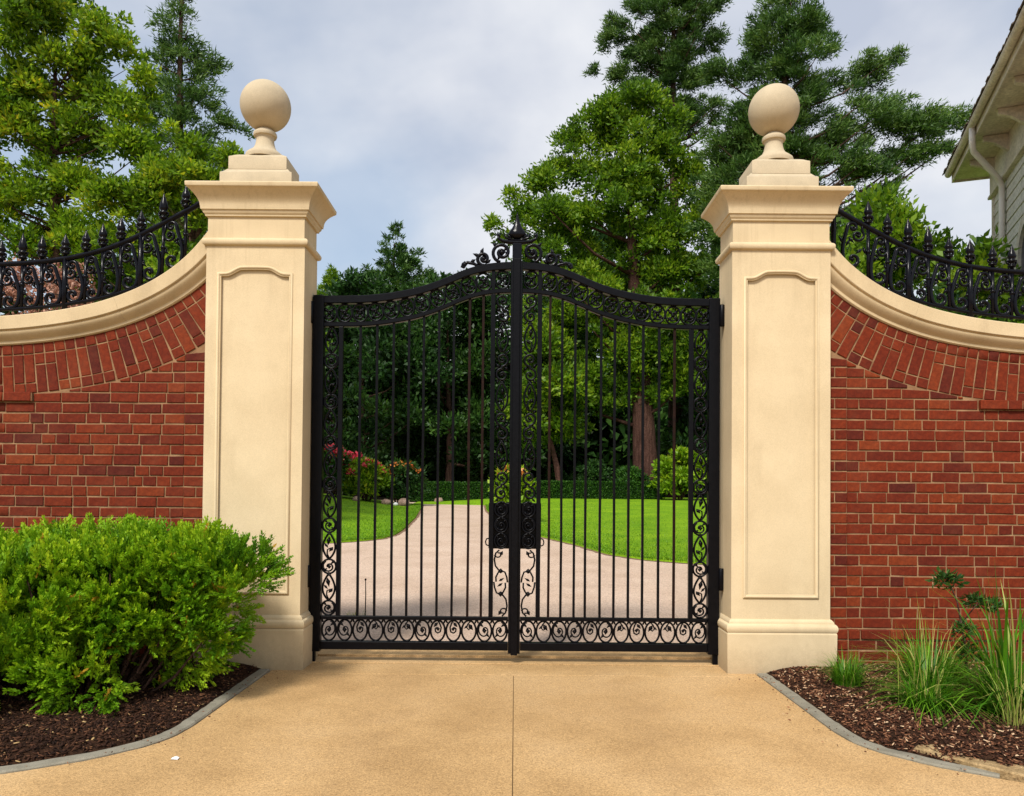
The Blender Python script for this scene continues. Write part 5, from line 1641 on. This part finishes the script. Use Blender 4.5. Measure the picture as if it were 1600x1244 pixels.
# half-round gutter
m_ = MB(); rings = []
for y in (YE1, -.02):
    ring = [(-.065 + .062 * math.cos(R(180 + 180 * k / 8)), y, HZ + .005 + .07 * math.sin(R(180 + 180 * k / 8))) for k in range(9)]
    ring += [(-.065 + .054 * math.cos(R(360 - 180 * k / 8)), y, HZ + .005 + .06 * math.sin(R(360 - 180 * k / 8))) for k in range(9)]
    rings.append(ring)
m_.prism(rings, smooth=True); m_.build('gutter', TRIM, hs, sharp=40)
for k in range(7):
    y = -.9 - k * .95
    m_ = MB()
    m_.prism([[(WXL - .02, y - .04, HZ - .14), (.12, y - .04, HZ - .14), (.14, y - .04, HZ - .22), (.30, y - .04, HZ - .27), (WXL - .08, y - .04, HZ - .40), (WXL - .02, y - .04, HZ - .42)],
              [(WXL - .02, y + .04, HZ - .14), (.12, y + .04, HZ - .14), (.14, y + .04, HZ - .22), (.30, y + .04, HZ - .27), (WXL - .08, y + .04, HZ - .40), (WXL - .02, y + .04, HZ - .42)]])
    m_.build('bracket', TRIM, hs)
# hip roof with shingle edge
m_ = MB()
x0, x1, y0, y1, zr = -.05, 7.2, YE1, .05, HZ + .03
m_.add([(x0, y1, zr), (x1, y1, zr), (x1, y0, zr), (x0, y0, zr), (3.5, -3.4, zr + 3.2), (3.5, y0, zr + 3.2), (x0, y1, zr + .04), (x1, y1, zr + .04), (x1, y0, zr + .04), (x0, y0, zr + .04)],
       [(3, 2, 1, 0), (0, 1, 7, 6), (1, 2, 8, 7), (3, 0, 6, 9), (2, 3, 9, 8), (6, 7, 4), (7, 8, 5, 4), (9, 6, 4, 5), (8, 9, 5)])
rf = m_.build('roof', SHINGLE, hs)
sh = MB().box(-.10, .22, -.075, .075, 0, .016).mesh('shingle', SHINGLE)
rr = random.Random(8)
for k in range(42):
    inst('shingle', sh, rf, (-.05 + rr.uniform(-.02, .01), .0 - k * .165, zr + .052 + rr.uniform(0, .008)), (0, -R(38) + rr.uniform(-.04, .04), rr.uniform(-.06, .06)))
# downspout
m_ = MB()
m_.tube([(-.06, -2.05, HZ - .05), (-.06, -2.05, HZ - .30), (-.03, -1.98, HZ - .40), (.40, -1.56, HZ - .72), (WXL - .075, -1.48, HZ - .84), (WXL - .075, -1.48, HZ - 1.1), (WXL - .075, -1.48, .1)],
        .048, 10)
m_.build('downspout', PIPE, hs)
# arched window with panes
wy0, wy1, wz0, wzs = -2.42, -3.42, 3.2, 4.95
def arch_pts(g):
    yc, rad = (wy0 + wy1) / 2, abs(wy1 - wy0) / 2 + g
    return [(yc + rad, wz0 - g)] + [(yc + rad * math.cos(R(180 * k / 16)), wzs + rad * .95 * math.sin(R(180 * k / 16))) for k in range(17)] + [(yc - rad, wz0 - g)]
o_, i_ = arch_pts(.17), arch_pts(.0)
rings = []
for (a, b), (c, d) in zip(o_, i_):
    rings.append([(WXL - .07, a, b), (WXL - .075, c, d), (WXL + .02, c, d), (WXL + .02, a, b)])
m_ = MB(); m_.prism(rings)
win = m_.build('window', TRIM, hs)
pp = arch_pts(-.02)
MB().add([(WXL - .030, a, b) for a, b in pp], [tuple(range(len(pp)))]).build('pane', GLASS, win)
m_ = MB(); yc = (wy0 + wy1) / 2
m_.box(WXL - .055, WXL - .025, yc - .02, yc + .02, wz0, wzs + .45); m_.box(WXL - .053, WXL - .026, wy1, wy0, 4.2, 4.25)
m_.build('glazing_bar', TRIM, win)
MB().box(WXL - .13, WXL - .001, wy1 - .2, wy0 + .2, wz0 - .26, wz0 - .18, .005).build('sill', TRIM, win)
